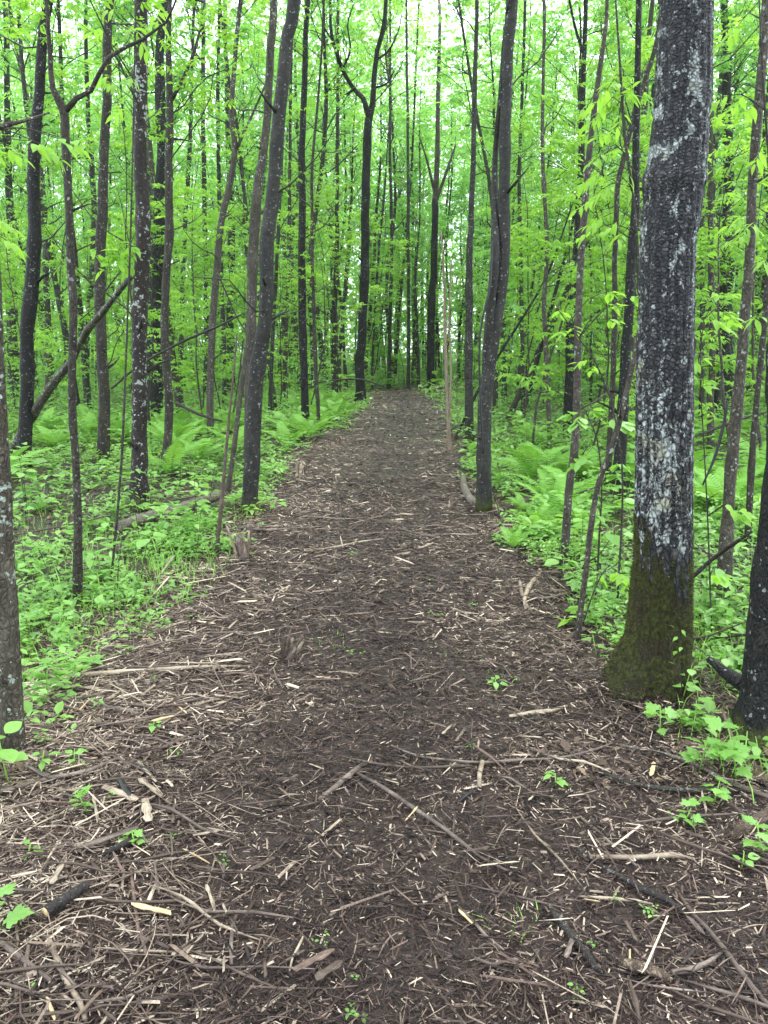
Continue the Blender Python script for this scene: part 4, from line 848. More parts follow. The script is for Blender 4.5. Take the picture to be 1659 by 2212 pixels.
for k in range(70):
    yy = random.uniform(4, 15); xx = (float(herbL(yy)) - 3.5 * random.random()) if k % 2 else (float(herbR(yy)) + 3.5 * random.random()); a = random.gauss(0, .8); l = random.uniform(.4, 1.6)
    mb = MB(); q = [np.array([0, 0, .03]), np.array([math.cos(a) * l * .5, math.sin(a) * l * .5 + random.gauss(0, .05), random.uniform(.05, .14)]), np.array([math.cos(a) * l, math.sin(a) * l, random.uniform(.03, .3)])]
    aa, bb = resample(q, [random.uniform(.006, .016), .007, .003], .12); tube(mb, aa, bb, 6, .2)
    tag(mb.build('fallen_twig', random.choice((M['twig'], GW, BR, M['log'])), None, True, (xx, yy, float(hgt(xx, yy)))), 'dead twig fallen among the herbs of the forest floor', 'twig', 'dead twigs fallen among the herbs')
for k in range(150):
    if k >= 122: g_ = P(random.uniform(640, 1010), random.uniform(1125, 1185))[0]; xx, yy, a = g_[0], g_[1], random.gauss(0, .3)
    elif k < 100: yy = random.uniform(1.3, 4.6); xx = float(np.interp(yy, [1.3, 4.6], [-.55, -1.35])) - random.uniform(-.35, .7); a = random.gauss(.05, .45)
    else: yy = random.uniform(1.3, 3.2); xx = random.uniform(.3, .5 * yy + .2); a = random.gauss(-.6, .6)
    l = random.uniform(.16, .55); w = random.uniform(.0025, .0065); q = []
    for t in (-.5, -.2, .15, .5):
        X_, Y_ = xx + math.cos(a) * l * t, yy + math.sin(a) * l * t + random.gauss(0, .012); q.append(np.array([X_, Y_, float(surf(X_, Y_)) + random.uniform(.012, .035)]))
    b0 = q[0].copy(); aa, bb = resample(np.array(q) - b0, [w * .5, w, w * .9, w * .3], .05); bb = bb * R.uniform(.75, 1.25, len(bb)); mb = MB(); tube(mb, aa, bb, 5, .3)
    tag(mb.build('long_shred', random.choice((GW, GW, GW, PW, BR, BR, BR, RW)), None, False, b0), 'long torn shred of wood lying across the pile of mulch', 'wood shred', 'long wood shreds on the mulch')
PIECES = [  # flat split pieces: label, wood, end a, end b, width px
 ('bright cream splinter shaped like a blade in the lower left', 'yellow_wood', (285, 1972), (370, 1992), 16),
 ('blackened chunk of bark among pale splinters on the left', 'dark_wood', (258, 1695), (285, 1742), 20),
 ('cream split chunk leaning on the blackened bark piece', 'pale_wood', (225, 1715), (298, 1745), 20),
 ('cream split chunk right of the blackened bark piece', 'pale_wood', (302, 1698), (350, 1735), 17),
 ('short broad cream chunk below the blackened bark piece', 'pale_wood', (315, 1742), (322, 1792), 22),
 ('narrow cream splinter above the split chunks', 'pale_wood', (300, 1660), (338, 1705), 9),
 ('dark wet stick end above the split chunks', 'dark_wood', (285, 1665), (330, 1682), 12),
 ('thin upright cream splinter left of the split chunks', 'pale_wood', (203, 1735), (213, 1792), 9),
 ('long pale split of wood with black bark beside small leaves', 'grey_wood', (170, 1850), (300, 1805), 20),
 ('tan flake of bark behind the sawn branch', 'pale_wood', (112, 1930), (140, 1880), 20),
 ('flat grey-brown slat at the left edge above the sawn branch', 'grey_wood', (-10, 1938), (90, 1945), 12),
 ('flat brick-red bark slab in the bottom middle', 'red_wood', (635, 2118), (722, 2072), 24),
 ('dark brown crumbling chunk right of the brick-red slab', 'brown_wood', (682, 2135), (740, 2098), 24),
 ('tan short chip in the middle of the lower path', 'pale_wood', (447, 1930), (465, 1985), 11),
 ('pair-like grey splinter lying upright left of centre', 'grey_wood', (335, 1880), (345, 1950), 8),
 ('pale chip just beneath the long curving grey branch', 'pale_wood', (955, 1600), (975, 1580), 9),
 ('pale broad shred lying at the left below the thin trunk', 'pale_wood', (115, 1492), (215, 1500), 12),
 ('cream chunk with rough ends on the left', 'yellow_wood', (330, 1572), (375, 1560), 14),
 ('tan torn flake in front of the left edge trunk', 'grey_wood', (55, 1668), (120, 1700), 14),
 ('small bright orange sliver right of the lower middle', 'yellow_wood', (990, 1985), (1020, 2015), 9),
 ('pale wedge of wood standing near the bottom middle', 'grey_wood', (1220, 2090), (1235, 2050), 14),
 ('cream chip right below the long dark branch at the right', 'yellow_wood', (1405, 1692), (1412, 1662), 13),
 ('long grey shred in the lower right corner', 'grey_wood', (1485, 2000), (1520, 2040), 14),
 ('flat tan shred near the right edge', 'grey_wood', (1510, 1600), (1580, 1625), 9),
 ('brown bark flake near the dark smooth branch', 'brown_wood', (1350, 2010), (1375, 2055), 14),
 ('bleached splinter near the far left stub', 'pale_wood', (640, 1035), (655, 1000), 9),
 ('tan wood flake on the path below the broken stump', 'grey_wood', (615, 1225), (655, 1200), 9),
]
for lab, kd, a, b, w in PIECES:
    pa, pb = G(*a)[0], G(*b)[0]; t = G(*a)[1]; W = w * t / F
    ob = lay('wood_piece', random.choice(spl[kd]), pa, pb, W, W * .8, .03, random.uniform(-.2, .2)); tag(ob, lab, 'wood piece')

# ------------------------------------------------------------------ herbs, grass, litter: what nobody could count
def outside(x, y, m=0.0):
    wv = (.9 * (fbm(np.asarray(x) * 1.5 + 3, np.asarray(y) * 1.5 + 8, 6) - .47) + .22 * (R.rand(*np.shape(x))**3)) * np.clip(np.asarray(y) / 6, .4, 1)
    return (x < herbL(y) - m + wv + .12) | (x > herbR(y) + m - wv)
CLEAR = [((256, 1163), (470, 1092), 1.0), ((1000, 1040), (1026, 1100), .5), ((1140, 1250), (1140, 1320), .3)]
def cover_points(n, y0, y1, sx, sx0, thr=.0, margin=.0):
    y = y0 + (y1 - y0) * R.rand(n); x = R.uniform(-1, 1, n) * (sx * y + sx0)
    den = .6 * fbm(x * .9 + 20, y * .9 + 5, 1.5) + .4 * fbm(x * 3.1 + 2, y * 3.1 + 5, 3.5)
    k = outside(x, y, margin) & (den > thr + .10 * (R.rand(n) - .5))
    for (ax, ay), (bx, by), deep in CLEAR:
        A = np.array(P(ax, ay)[0][:2]); Bv = np.array(P(bx, by)[0][:2]) - A
        t = np.clip(((x - A[0]) * Bv[0] + (y - A[1]) * Bv[1]) / (Bv @ Bv), 0, 1); dx, dy = x - A[0] - t * Bv[0], y - A[1] - t * Bv[1]
        k &= ~((np.abs(dx) < .22) & (dy < .12) & (dy > -deep))
    return x[k], y[k]
def herb_leaves(mb, x, y, hmax, size, per=4, hexa=True, w=.30):
    n = len(x); z0 = hgt(x, y); h = hmax * (.15 + .85 * R.rand(n)**1.3) * (.2 + 1.6 * fbm(x * 1.6, y * 1.6, 5))
    tint = np.clip(R.normal(.5, .24, n) + 1.3 * (fbm(x * .8, y * .8, 9) - .45), 0, 1); a0 = R.uniform(0, 6.28, n)
    sz = size * np.exp(R.normal(0, .3, n))
    for k in range(per):
        a = a0 + k * 6.283 / per + R.normal(0, .25, n); el = R.normal(.05, .3, n)
        d = np.stack([np.cos(a) * np.cos(el), np.sin(a) * np.cos(el), np.sin(el)], -1); s_ = unit(np.cross(d, np.array([0, 0, 1.])) + R.normal(0, .2, (n, 3))); u = np.cross(s_, d)
        l = sz * R.uniform(.75, 1.15, n); p = np.stack([x, y, z0 + h], -1) + d * (l * .15)[:, None] + np.c_[np.zeros((n, 2)), R.uniform(-.3, .1, n) * h]
        def pt(t, b, c): return p + d * (t * l)[:, None] + s_ * (b * l)[:, None] + u * (c * l)[:, None]
        if hexa:
            V = np.stack([pt(0, 0, 0), pt(.32, -w, .08), pt(.72, -w * .72, .02), pt(1, 0, -.14), pt(.72, w * .72, .02), pt(.32, w, .08)], 1)
            o = np.arange(n)[:, None] * 6; mb.add(V.reshape(-1, 3), np.concatenate([o + [0, 1, 2, 3], o + [0, 3, 4, 5]]), None, np.repeat(np.clip(tint + R.normal(0, .07, n), 0, 1), 6))
        else:
            V = np.stack([pt(0, 0, 0), pt(.5, -w, .08), pt(1, 0, -.12), pt(.5, w, .08)], 1)
            o = np.arange(n)[:, None] * 4; mb.add(V.reshape(-1, 3), o + [0, 1, 2, 3], None, np.repeat(tint, 4))
mb = MB()
x, y = cover_points(15000, 2.3, 6.5, .65, 1.2, .45); herb_leaves(mb, x, y, .15, .040, 4)
x, y = cover_points(4500, 3.2, 7.5, .65, 1.0, .46); herb_leaves(mb, x, y, .30, .055, 4, w=.27)
x, y = cover_points(15000, 6.3, 13, .65, 1.0, .44); herb_leaves(mb, x, y, .22, .058, 4)
x, y = cover_points(1600, 6, 14, .65, 1, .46); herb_leaves(mb, x, y, .5, .085, 5, w=.36)
x, y = cover_points(15000, 12.5, 28, .60, 2.0, .36); herb_leaves(mb, x, y, .45, .10, 3, False)
x, y = cover_points(16000, 27, 75, .62, 4.0, .0); herb_leaves(mb, x, y, .9, .22, 3, False)
tag(mb.build('ground_herbs', M['herb']), 'low green woodland herbs covering the forest floor either side of the path', 'herbs', kind='stuff')
M['litter'] = wood_mat('old_leaf_litter', [(0, (.02, .013, .009)), (.5, (.075, .048, .03)), (1, (.22, .15, .09))])
mb = MB(); x = R.uniform(-1, 1, 26000); y = 2.6 + 12 * R.rand(26000)**1.2; x = x * (.65 * y + 1); k = outside(x, y, -.3); herb_leaves(mb, x[k], y[k], .015, .045, 1, False)
mb.v = [v + np.array([0, 0, .012]) for v in mb.v]
tag(mb.build('leaf_litter', M['litter']), 'brown dead leaf litter lying between the herbs', 'leaf litter', kind='stuff')
def blades(mb, x, y, h, w):
    n = len(x); z = hgt(x, y); a = R.uniform(0, 6.28, n); ln = R.uniform(.1, .7, n); hh = h * R.uniform(.5, 1.2, n)
    d = np.stack([np.cos(a) * ln, np.sin(a) * ln, np.ones(n)], -1); s_ = np.stack([-np.sin(a), np.cos(a), 0 * a], -1) * (w * R.uniform(.7, 1.3, n))[:, None]; p = np.stack([x, y, z], -1)
    V = np.stack([p - s_, p + s_, p + d * (hh * .55)[:, None] + s_ * .8, p + d * (hh * .55)[:, None] - s_ * .8, p + d * (hh * .9)[:, None] * np.array([1.9, 1.9, 1])], 1)
    o = np.arange(n)[:, None] * 5; mb.add(V.reshape(-1, 3), o + [0, 1, 2, 3], o + [3, 2, 4], np.repeat(R.rand(n), 5))
mb = MB()
for (px, py, rad_, n) in [(330, 1290, .45, 250), (230, 1330, .4, 160), (120, 1380, .35, 200), (60, 1440, .3, 150), (400, 1240, .4, 250), (150, 1200, .8, 500), (60, 1150, 1.0, 400), (1530, 1380, .4, 700), (1600, 1450, .3, 300), (1380, 1250, .5, 400), (1150, 1150, .4, 300), (500, 1130, .4, 300), (1080, 1475, .06, 40), (1120, 2000, .05, 30), (1005, 1430, .07, 30), (700, 1395, .08, 40), (1470, 1620, .25, 200), (30, 1600, .15, 80)]:
    c = P(px, py)[0]; gx, gyy = c[0] + R.normal(0, rad_, n), c[1] + R.normal(0, rad_, n); kk = outside(gx, gyy, .05) if n > 100 else np.ones(n, bool); blades(mb, gx[kk], gyy[kk], .13 if n > 100 else .05, .0022)
x, y = cover_points(4000, 4, 16, .65, 1.0, .50); blades(mb, x, y, .2, .004)
tag(mb.build('grass', M['grass']), 'sparse bright green grass blades among the herbs', 'grass', kind='stuff')
# tiny weeds on the mulch itself
mb = MB()
for _ in range(40):
    y_ = 1.3 + 6 * random.random()**1.3; x_ = random.uniform(-1, 1) * (.5 * y_ + .1); n = random.randint(1, 4)
    herb_leaves(mb, x_ + R.normal(0, .015, n), y_ + R.normal(0, .015, n), .025, .012 + .002 * y_, 3)
mb.v = [v + np.array([0, 0, .03]) for v in mb.v]
tag(mb.build('seedling_weeds', M['herb']), 'tiny green seedlings and torn leaf bits dotted over the mulch', 'seedlings', kind='stuff')

# ------------------------------------------------------------------ ferns
def frond_mesh(seed, n=22):
    r = random.Random(seed); mb = MB(); c = [np.array([0, t, .55 * t - .62 * t * t + .05 * math.sin(seed + 3 * t)]) for t in np.linspace(0, 1, n + 2)]
    tube(mb, c, np.linspace(.009, .002, n + 2), 3, cap=False, a=.8)
    for i in range(2, n + 2):
        t = i / (n + 1); L_ = .22 * math.sin(math.pi * min(1, t * .85 + .12))**.8 * (1.05 - .35 * t) + .015
        for s_ in (-1, 1):
            d = np.array([s_, .38, -.12 + r.uniform(-.1, .1)]); d /= np.linalg.norm(d); b = c[i]; w = .017
            m1 = b + d * L_ * .5; e = b + d * L_ + np.array([0, .01, -.02]); f_ = np.array([0, w, .0])
            mb.add([b - f_ * .8, b + f_ * .8, m1 + f_ + [0, 0, .006], m1 - f_ + [0, 0, .006], e], [(0, 1, 2, 3)], [(3, 2, 4)], r.uniform(.3, .8))
    return mb.mesh('frond', M['fern'])
FR = [frond_mesh(k) for k in range(4)]
def fern(px, py, size, nf, label, group=None, Y=None):
    p = P(px, py)[0] if Y is None else np.array([px, py, 0.]); p[2] = float(hgt(p[0], p[1]))
    root = empty('fern', p, label, 'fern', group); a0 = random.uniform(0, 6)
    for k in range(nf):
        a = a0 + k * 6.283 / nf + random.uniform(-.25, .25); el = random.uniform(.35, .85)
        o = link('frond', random.choice(FR), root); o.rotation_euler = (el, 0, a); o.scale = (size * random.uniform(.75, 1.1),) * 3
FL = [('large bright fern just right of the twin-stemmed black tree', 1130, 1110, .27, 8), ('feathery fern in front of the slim speckled grey stem', 1175, 1150, .36, 7), ('fern between the twin-stemmed tree and the fallen litter at its foot', 1110, 1185, .26, 6), ('tall fern right of the big furrowed trunk', 1545, 1110, .7, 8), ('broad fern spreading behind the scaly trunk', 1510, 1060, .7, 8), ('fern at the right edge behind the slim stem', 1650, 1040, .7, 8), ('fern showing between two thin stems left of the big furrowed trunk', 1200, 1120, .5, 7),
      ('fern between the scaly trunk and the right edge stem', 1600, 1075, .6, 7), ('fern beside the knobbly thin stem on the left', 385, 985, .7, 7), ('small fern left of the leaning dark tree', 430, 1000, .6, 7), ('fern just left of the slim straight dark trunk', 625, 935, .7, 7), ('fern at the foot of the slim straight dark trunk', 690, 925, .6, 7)]
for lab, px, py, s_, nf in FL: fern(px, py, s_ * 1.0, nf + 2, lab)
for k in range(72):
    if k < 32: yy = random.uniform(12, 24); xx = float(pathL(yy)) - .3 - 5 * random.random()**1.5
    elif k < 55: yy = random.uniform(6.5, 15); xx = float(herbR(yy)) + .5 + 5 * random.random()
    else: yy = random.uniform(9, 18); xx = float(herbL(yy)) - .5 - 6 * random.random()
    fern(xx, yy, random.uniform(.5, .85), 8, 'bright green fern growing among the herbs between the trunks', 'ferns scattered on the forest floor', Y=1)

# ------------------------------------------------------------------ leafy plants and saplings whose leaves can be told apart
def plant(px, py, h, n, kind, size, label, group=None, world=None, spreadr=.35, whorl=False):
    p = G(px, py)[0] if world is None else np.array([*world, 0.]); p[2] = float(surf(p[0], p[1]))
    root = empty('plant', p, label, 'plant', group)
    lean = np.array([random.uniform(-.25, .25), random.uniform(-.25, .25), 1]) * h; mid = lean * .5 + np.random.uniform(-.04, .04, 3) * h
    mb = MB(); tube(mb, [np.zeros(3), mid, lean], [.0035, .0028, .0015], 4, a=.5); mb.build('stem', M['grass'] if h < .35 else M['twig'], root)
    for k in range(n):
        t = 1 if whorl else random.uniform(.35, 1); c = (mid * (2 * t) if t < .5 else mid + (lean - mid) * (2 * t - 1)); a = k * 2.4 + random.uniform(-.3, .3)
        d = np.array([math.cos(a), math.sin(a), random.uniform(-.35, .35)]); L_ = size * random.uniform(.65, 1.2)
        leaf(root, kind, c + d * L_ * spreadr, d, L_, random.uniform(-.35, .35))
PL = [
 (1425, 1590, .12, 8, 'lobed', .06, 'pale lobed-leaf plant nearest the foot of the big furrowed trunk'),
 (1500, 1585, .16, 9, 'lobed', .06, 'lobed-leaf plant between the big furrowed trunk and the right edge trunk'),
 (1510, 1670, .16, 12, 'lobed', .065, 'yellow-green toothed plant above the long dark branch at the right'),
 (1590, 1690, .2, 12, 'lobed', .075, 'broad toothed-leaf plant beside the peeled pinkish rod'),
 (1650, 1680, .16, 9, 'herb', .07, 'oval-leaf plant at the right edge beyond the pinkish rod'),
 (1540, 1740, .1, 9, 'lobed', .05, 'small plant overhanging the long dark branch'),
 (1480, 1780, .07, 7, 'lobed', .045, 'little toothed plant below the long dark branch'),
 (1600, 1880, .06, 4, 'round', .035, 'lone round-leaf seedling near the rotting log end'),
 (1650, 1850, .12, 8, 'lobed', .06, 'toothed plant at the right edge below the rotting log end'),
 (1200, 1700, .05, 7, 'herb', .045, 'small tuft of pointed leaves right of the pale forked branch'),
 (1075, 1490, .05, 7, 'herb', .05, 'small flat-leafed seedling alone on the right half of the path'),
 (1560, 1500, .25, 10, 'round', .05, 'round-leaf plant just left of the right edge trunk'),
 (1470, 1530, .22, 9, 'round', .05, 'round-leaf plant against the right side of the mossy foot'),
 (100, 1530, .26, 16, 'lobed', .085, 'bluish green deeply lobed plant right of the left edge trunk'),
 (130, 1420, .3, 12, 'lobed', .07, 'yellowish lobed plant behind the bluish green one'),
 (190, 1380, .26, 10, 'herb', .07, 'pointed-leaf plant behind the lobed ones on the left'),
 (20, 1700, .2, 8, 'round', .09, 'large-leaved plant in front of the left edge trunk'),
 (90, 1670, .1, 6, 'herb', .05, 'little upright-leaved plant right of the left edge trunk foot'),
 (190, 1760, .1, 9, 'lobed', .034, 'small fresh green plant among the shreds left of the split chunks'),
 (2, 2010, .10, 4, 'lobed', .065, 'dark green toothed leaf plant at the left edge by the sawn branch'),
 (290, 1830, .05, 5, 'lobed', .036, 'small toothed leaves sprouting over the black barked half log'),
 (160, 1660, .08, 6, 'herb', .045, 'light green seedling between brown shreds on the left'),
 (330, 1580, .05, 4, 'herb', .045, 'bright pair of seedling leaves right of the shreds on the left'),
 (60, 1850, .04, 4, 'herb', .035, 'soft green seedling at the far left among the shreds'),
 (1340, 1440, .16, 8, 'round', .055, 'leafy seedling left of the mossy foot of the big trunk'),
 (1290, 1420, .12, 6, 'round', .05, 'seedling beside the crooked thin stem'),
 (430, 1150, .55, 16, 'round', .09, 'knee-high sapling with large round leaves over the fallen log'),
 (450, 1110, .5, 16, 'round', .10, 'round-leaved sapling left of the leaning dark tree'),
 (330, 1060, .45, 14, 'round', .10, 'round-leaved sapling right behind the lichened trunk'),
 (60, 1110, .6, 14, 'round', .12, 'drooping broad-leaved sapling at the far left'),
 (1130, 1000, .6, 20, 'round', .10, 'bushy round-leaved sapling right behind the twin-stemmed tree'),
 (1190, 985, .6, 18, 'round', .10, 'round-leaved sapling left of the slim speckled grey stem'),
 (1330, 1110, .45, 14, 'round', .09, 'round-leaved sapling in front of the hollow-footed trunk'),
 (1270, 1200, .35, 12, 'oval', .09, 'drooping oval-leaved sapling by the crooked thin stem'),
 (1575, 1160, .4, 12, 'oval', .10, 'oval-leaved sapling beside the scaly trunk'),
 (230, 1210, .3, 12, 'round', .08, 'round-leaved herb in front of the fallen log left end'),
]
for (px, py, h, n, kd, sz, lab) in PL: plant(px, py, h, n, kd, sz, lab)
for k in range(150):
    yy = 3.0 + 7 * random.random()
    xx = float(herbL(yy)) - .1 - 2.4 * random.random() if k % 5 < 3 else float(herbR(yy)) + .1 + 2.2 * random.random()
    A_, B_ = P(256, 1163)[0], P(470, 1092)[0]; t_ = min(1.1, max(-.1, ((xx - A_[0]) / (B_[0] - A_[0])))); yl = A_[1] + t_ * (B_[1] - A_[1])
    if A_[0] - .15 < xx < B_[0] + .1 and yl - 1.0 < yy < yl + .12: continue
    plant(0, 0, random.uniform(.12, .4), random.choice((5, 6, 8, 9)), random.choice(('herb', 'round', 'herb', 'lobed')), random.uniform(.055, .10), 'leafy green herb rising above the low ground cover', 'taller leafy herbs beside the path', world=(xx, yy), whorl=random.random() < .4)

def spray_sapling(label, Y, stem, sprays, size, kind='oval', wpx=6, name='sapling'):
    o, r = [], []
    for i, (x, y) in enumerate(stem):
        p, t = P(x, y, Y); o.append(p); r.append(max(.0025, wpx * .5 * t / F * (1 - .6 * i / (len(stem) - 1))))
    base = o[0].copy(); base[2] = float(hgt(base[0], base[1])); o[0] = base.copy(); root = empty(name, base, label, 'sapling'); mb = MB(); a, b = resample(np.array(o) - base, r, .08); tube(mb, a, b, 7, .15); mb.build('stem', M['twig'], root, True)
    for (x, y, n) in sprays:
        c = P(x, y, Y + random.uniform(-.15, .15))[0] - base; j = int(np.argmin(np.linalg.norm(a - c, axis=1) + .6 * np.maximum(0, a[:, 2] - c[2])))
        tw = MB(); s0 = a[j]; mid = (s0 + c) / 2 + np.array([0, 0, .05]); tube(tw, resample([s0, mid, c], [.004, .003, .0018], .06)[0], np.linspace(.004, .0015, len(resample([s0, mid, c], [.004, .003, .0018], .06)[0])), 4, cap=False)
        t_ = tw.build('twig', M['twig'], root)
        dmain = unit(c - s0 + 1e-3)
        for k in range(n):
            sd = unit(np.cross(dmain, [0, 0, 1.])); sg = -1 if k % 2 else 1; pos = c + dmain * size * .38 * (k // 2) - np.array([0, 0, .01 * k])
            d = dmain * .5 + sd * sg * .8 + np.array([0, 0, random.uniform(-1.1, -.1)]) if k < n - 1 else dmain + np.array([0, 0, -.5])
            leaf(t_, kind, pos, d, size * random.uniform(.8, 1.2), random.uniform(-.4, .4))
spray_sapling('young tree with drooping oval leaves reaching in high at the left edge', 3.7, [(-120, 1480), (-115, 1200), (-100, 900), (-90, 600), (-80, 350), (-70, 100)], [(-30, 320, 5), (20, 318, 5), (65, 305, 7), (90, 312, 7), (130, 300, 6), (160, 305, 5), (-10, 470, 6), (15, 520, 5)], .075, wpx=12)
spray_sapling('young tree hanging long fresh leaves left of the big furrowed trunk', 4.7, [(1412, 1310), (1400, 1000), (1385, 700), (1370, 450), (1350, 300), (1340, 150), (1330, 0)], [(1330, 175, 7), (1310, 195, 7), (1352, 205, 7), (1302, 235, 7), (1340, 245, 5), (1315, 285, 7), (1300, 330, 7), (1345, 320, 7), (1288, 375, 7), (1320, 400, 7), (1280, 425, 7), (1300, 470, 7), (1332, 480, 7), (1275, 500, 7), (1345, 505, 5), (1360, 375, 5)], .085, 'long', 11)
spray_sapling('arching twig with bright leaves left of the big furrowed trunk', 4.6, [(1338, 1240), (1345, 1050), (1328, 900), (1290, 790), (1250, 730), (1205, 668)], [(1212, 668, 4), (1222, 715, 5), (1240, 705, 4), (1315, 630, 6), (1320, 660, 6), (1318, 690, 5), (1265, 778, 5), (1280, 790, 4), (1365, 640, 5)], .075, 'oval', 5)
spray_sapling('low leafy sapling hiding the foot of the hollow trunk', 5.0, [(1290, 1260), (1295, 1150), (1300, 1050), (1290, 950), (1270, 900)], [(1235, 890, 6), (1255, 900, 6), (1280, 885, 6), (1310, 910, 6), (1325, 905, 6), (1345, 915, 5), (1265, 985, 6), (1330, 1000, 6), (1320, 1025, 5), (1340, 1075, 6), (1270, 1065, 6), (1290, 1110, 6), (1310, 1150, 5)], .085, 'round', 5)
spray_sapling('low sapling with pinnate leaves in front of the crooked thin stem', 4.2, [(1250, 1380), (1275, 1300), (1300, 1240), (1330, 1220)], [(1295, 1245, 5), (1330, 1235, 7), (1345, 1240, 7), (1240, 1330, 4), (1225, 1340, 4)], .075, 'oval', 4)
spray_sapling('young tree with leaf sprays along the right edge', 4.3, [(1700, 1420), (1690, 1000), (1680, 700), (1665, 400), (1650, 200), (1640, 0)], [(1545, 215, 7), (1570, 205, 7), (1600, 210, 7), (1625, 230, 6), (1590, 60, 5), (1640, 330, 5), (1630, 480, 7), (1600, 470, 6), (1655, 560, 5), (1640, 680, 6), (1610, 500, 5)], .085, 'long', 9)
spray_sapling('slender sapling holding leaves just right of the big furrowed trunk', 4.2, [(1535, 1400), (1530, 1150), (1520, 950), (1512, 800), (1520, 690)], [(1500, 780, 5), (1518, 775, 5), (1545, 690, 6), (1575, 680, 6), (1520, 830, 4), (1570, 1090, 6), (1590, 1110, 5), (1545, 1240, 6), (1600, 1100, 4)], .075, 'oval', 4)
spray_sapling('sapling with hanging leaves above the lichened trunk at top left', 5.2, [(240, 1260), (262, 1000), (275, 700), (285, 400), (290, 150), (295, -20)], [(305, 90, 6), (290, 60, 6), (245, 20, 5), (260, 235, 4), (285, 165, 5), (230, 165, 5), (250, 180, 5), (330, 30, 5), (215, 60, 5)], .09, 'long', 6)
# tendril on the big trunk
p, t = P(1452, 1440, 3.2); root = empty('climbing_shoot', P(1475, 1500, 3.2)[0], 'thin pale climbing shoot with four leaves against the mossy foot of the big trunk', 'plant'); b0 = np.array(root.location)
sprout(root, b0, [(1475, 1500), (1470, 1460), (1452, 1420), (1447, 1395), (1450, 1370), (1462, 1362), (1478, 1368)], 3.2, [(1450, 1362, 1), (1480, 1366, 2), (1462, 1405, 2), (1447, 1420, 1)], 'herb', .04, 'twig', rw=.0028)

# ------------------------------------------------------------------ the many: slender trees and saplings of the wood
def tree_proto(k):
    rnd = random.Random(300 + k); H = rnd.uniform(12, 16); w, br, f, an = MB(), MB(), MB(), []
    pts = [np.zeros(3)]; d = np.array([rnd.gauss(0, .05), rnd.gauss(0, .05), 1]); n = 14
    for i in range(n): d = unit(d + np.array([rnd.gauss(0, .045), rnd.gauss(0, .045), .12])); pts.append(pts[-1] + d * H / n)
    pts[0][2] = -.15
    r0 = rnd.uniform(.045, .10); rr = r0 * np.linspace(1, .18, n + 1); rr[0] *= 1.3; a, b = resample(pts, rr, .35); tube(w, a, b, 8, .12, seed=k)
    for i in range(2, n + 1):
        m = 1 if i < 6 else 3
        for _ in range(m):
            if i < 6 and rnd.random() < .35: continue
            q = rnd.uniform(0, 6.28); o = np.array([math.cos(q), math.sin(q), rnd.uniform(.1, .9)])
            grow_branch(br, an, pts[i], o, rnd.uniform(.8, 2.2) * (.7 if i < 6 else 1), rr[i] * .3 + .003, 1, rnd)
    leaves_on(f, an, .21, 3, 5, keep=.52)
    return w.mesh('trunk', M[('bark_far', 'bark_brown', 'bark_far', 'bark_grey')[k % 4]]), br.mesh('limbs', M['twig']), f.mesh('crown', M['leaf_hazed'])
def sap_proto(k):
    rnd = random.Random(400 + k); H = rnd.uniform(3.5, 7.5); w, f, an = MB(), MB(), []
    pts = [np.zeros(3)]; d = np.array([rnd.gauss(0, .12), rnd.gauss(0, .12), 1]); n = 12
    for i in range(n): d = unit(d + np.array([rnd.gauss(0, .08), rnd.gauss(0, .08), .12])); pts.append(pts[-1] + d * H / n)
    pts[0][2] = -.1; rr = np.linspace(.022, .004, n + 1); tube(w, pts, rr, 5)
    for i in range(2, n + 1):
        for _ in range(2 if rnd.random() < .6 else 1):
            q = rnd.uniform(0, 6.28); grow_branch(w, an, pts[i], np.array([math.cos(q), math.sin(q), rnd.uniform(.1, .8)]), rnd.uniform(.4, 1.1), .005, 1 if rnd.random() < .5 else 0, rnd, .2)
    leaves_on(f, an, .16, 3, 5, .7)
    return w.mesh('stem', M[('twig', 'bark_grey')[k % 2]]), f.mesh('crown', M['leaf'])
TP = [tree_proto(k) for k in range(8)]; SPR = [sap_proto(k) for k in range(8)]
def place(protos, names, x, y, s, name, label, cat, group):
    root = empty(name, (x, y, float(hgt(x, y))), label, cat, group, random.uniform(0, 6.28), s)
    for nm, me in zip(names, random.choice(protos)):
        o = link(nm, me, root)
        if nm in ('crown', 'limbs'): o['kind'] = 'stuff'
named = [(o.location.x, o.location.y) for o in COL.objects if o.type == 'EMPTY' and o.get('category') == 'tree']
def free(x, y, m, dmin, pts):
    if pathL(y) - m < x < pathR(y) + m and y < 34: return False
    return all((x - a)**2 + (y - b)**2 > dmin * dmin for a, b in pts)
cnt, tries, got = 0, 0, list(named)
while cnt < 285 and tries < 20000:
    tries += 1; y = 11 + 44 * random.random()**.75; x = random.uniform(-1, 1) * (.60 * y + 2)
    if cnt < 40: y = random.uniform(34, 54); x = random.uniform(-6, 8)
    elif y < 17 and random.random() < .6: continue
    if free(x, y, .9, 1.1, got):
        got.append((x, y)); cnt += 1
        place(TP, ('trunk', 'limbs', 'crown'), x, y, random.uniform(.8, 1.25), 'slender_tree', 'slender dark-stemmed tree, one of the many filling the depth of the wood', 'tree', 'slender trees deep in the wood')
cnt = tries = 0; got2 = []
while cnt < 290 and tries < 20000:
    tries += 1; y = 6.5 + 43 * random.random()**.75; x = random.uniform(-1, 1) * (.56 * y + 1.5)
    if y < 10 and random.random() < .5: continue
    if x < -.5 and y < 12.5: continue
    if free(x, y, .7, .8, got2):
        got2.append((x, y)); cnt += 1; big = y > 24
        place(SPR, ('stem', 'crown'), x, y, random.uniform(.7, 1.15) * (1.25 if big else 1), 'young_sapling', 'thin leafy sapling of the undergrowth between the taller trunks', 'sapling', 'leafy saplings of the undergrowth')

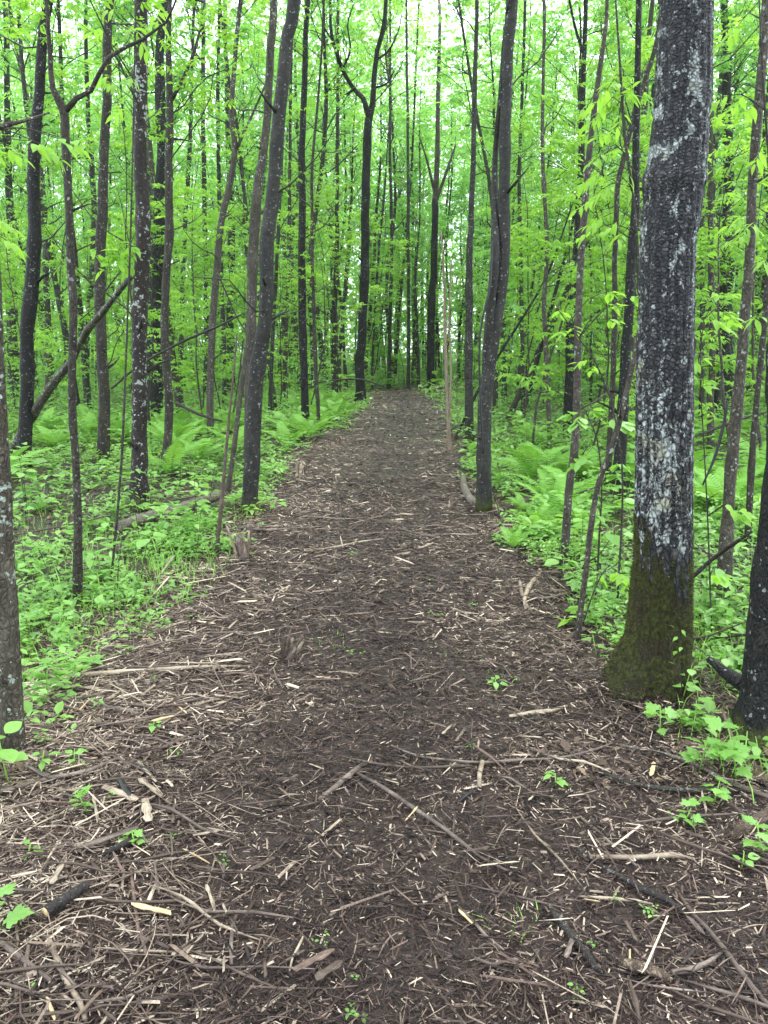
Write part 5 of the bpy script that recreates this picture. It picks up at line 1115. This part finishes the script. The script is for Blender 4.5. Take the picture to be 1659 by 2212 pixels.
mb = MB(); n = 95000
y = 15 + 36 * R.rand(n)**.8; x = R.uniform(-1, 1, n) * (.58 * y + 2); z = .2 + 6.5 * R.rand(n)**1.3
cl = fbm(x * .9 + 4, y * .9, z * .8, 3); k = (cl > .45) & ~((x > pathL(y) - .9) & (x < pathR(y) + .9) & (y < 33)); x, y, z = x[k], y[k], z[k]
a = R.uniform(0, 6.28, len(x)); compound(mb, np.stack([x, y, z + hgt(x, y)], -1), np.stack([np.cos(a), np.sin(a), R.uniform(-.2, .5, len(x))], -1), .10 + .003 * y, 3, .6)
tag(mb.build('undergrowth_foliage', M['leaf_hazed']), 'fine pale green leaves of the undergrowth filling the gaps between far trunks', 'foliage', kind='stuff')
# far wood that reads as one mass
mb = MB(); n = 230000
y = R.uniform(48, 95, n); x = R.uniform(-1, 1, n) * (.62 * y + 6); z = 27 * R.rand(n)
cl = fbm(x * .35, y * .2, z * .45, 3); k = cl > .30 + .0085 * np.maximum(z - 5, 0); x, y, z = x[k], y[k], z[k]; n = len(x); p = np.stack([x, y, z + .3], -1)
d = unit(R.normal(0, 1, (n, 3)) * np.array([1, 1, .6]) - [0, 0, .4]); s_ = unit(np.cross(d, R.normal(0, 1, (n, 3)))); l = R.uniform(.22, .5, n)[:, None]
V = np.stack([p, p + d * l * .5 - s_ * l * .28, p + d * l, p + d * l * .5 + s_ * l * .28], 1); o = np.arange(n)[:, None] * 4
mb.add(V.reshape(-1, 3), o + [0, 1, 2, 3], None, np.repeat(np.clip(R.normal(.5, .22, n), 0, 1), 4))
tag(mb.build('distant_foliage', M['leaf_hazed']), 'pale green foliage of the far wood closing the view', 'foliage', kind='stuff')
mb = MB()
for _ in range(260):
    y = random.uniform(54, 90); x = random.uniform(-1, 1) * (.6 * y + 5); h = random.uniform(11, 18)
    tube(mb, [(x, y, -.5), (x + random.gauss(0, .3), y, h * .5), (x + random.gauss(0, .8), y, h)], [random.uniform(.07, .16), .08, .03], 5)
tag(mb.build('distant_trunks', M['bark_far']), 'dark trunks of the far wood too distant to count', 'far trees', kind='stuff')
HAZE = 0.0005
if HAZE:
    m, n, out = newmat('haze'); v = N(n, 'ShaderNodeVolumePrincipled'); v.inputs['Color'].default_value = (.97, .99, 1, 1); v.inputs['Density'].default_value = HAZE; v.inputs['Anisotropy'].default_value = .3
    n.links.new(v.outputs[0], out.inputs['Volume']); mb = MB(); a, b, c, d, e, f = -280, 280, -90, 345, -2.2, 24
    mb.add([(a, c, e), (b, c, e), (b, d, e), (a, d, e), (a, c, f), (b, c, f), (b, d, f), (a, d, f)], [(0, 3, 2, 1), (4, 5, 6, 7), (0, 1, 5, 4), (1, 2, 6, 5), (2, 3, 7, 6), (3, 0, 4, 7)])
    tag(mb.build('haze', m), 'thin damp haze hanging through the wood', 'haze', kind='stuff')
print('objects', len(COL.objects), 'tris', sum(sum(max(0, 1) for p in [0]) for _ in [0]), sum(len(m.loops) - 2 * len(m.polygons) for m in bpy.data.meshes))
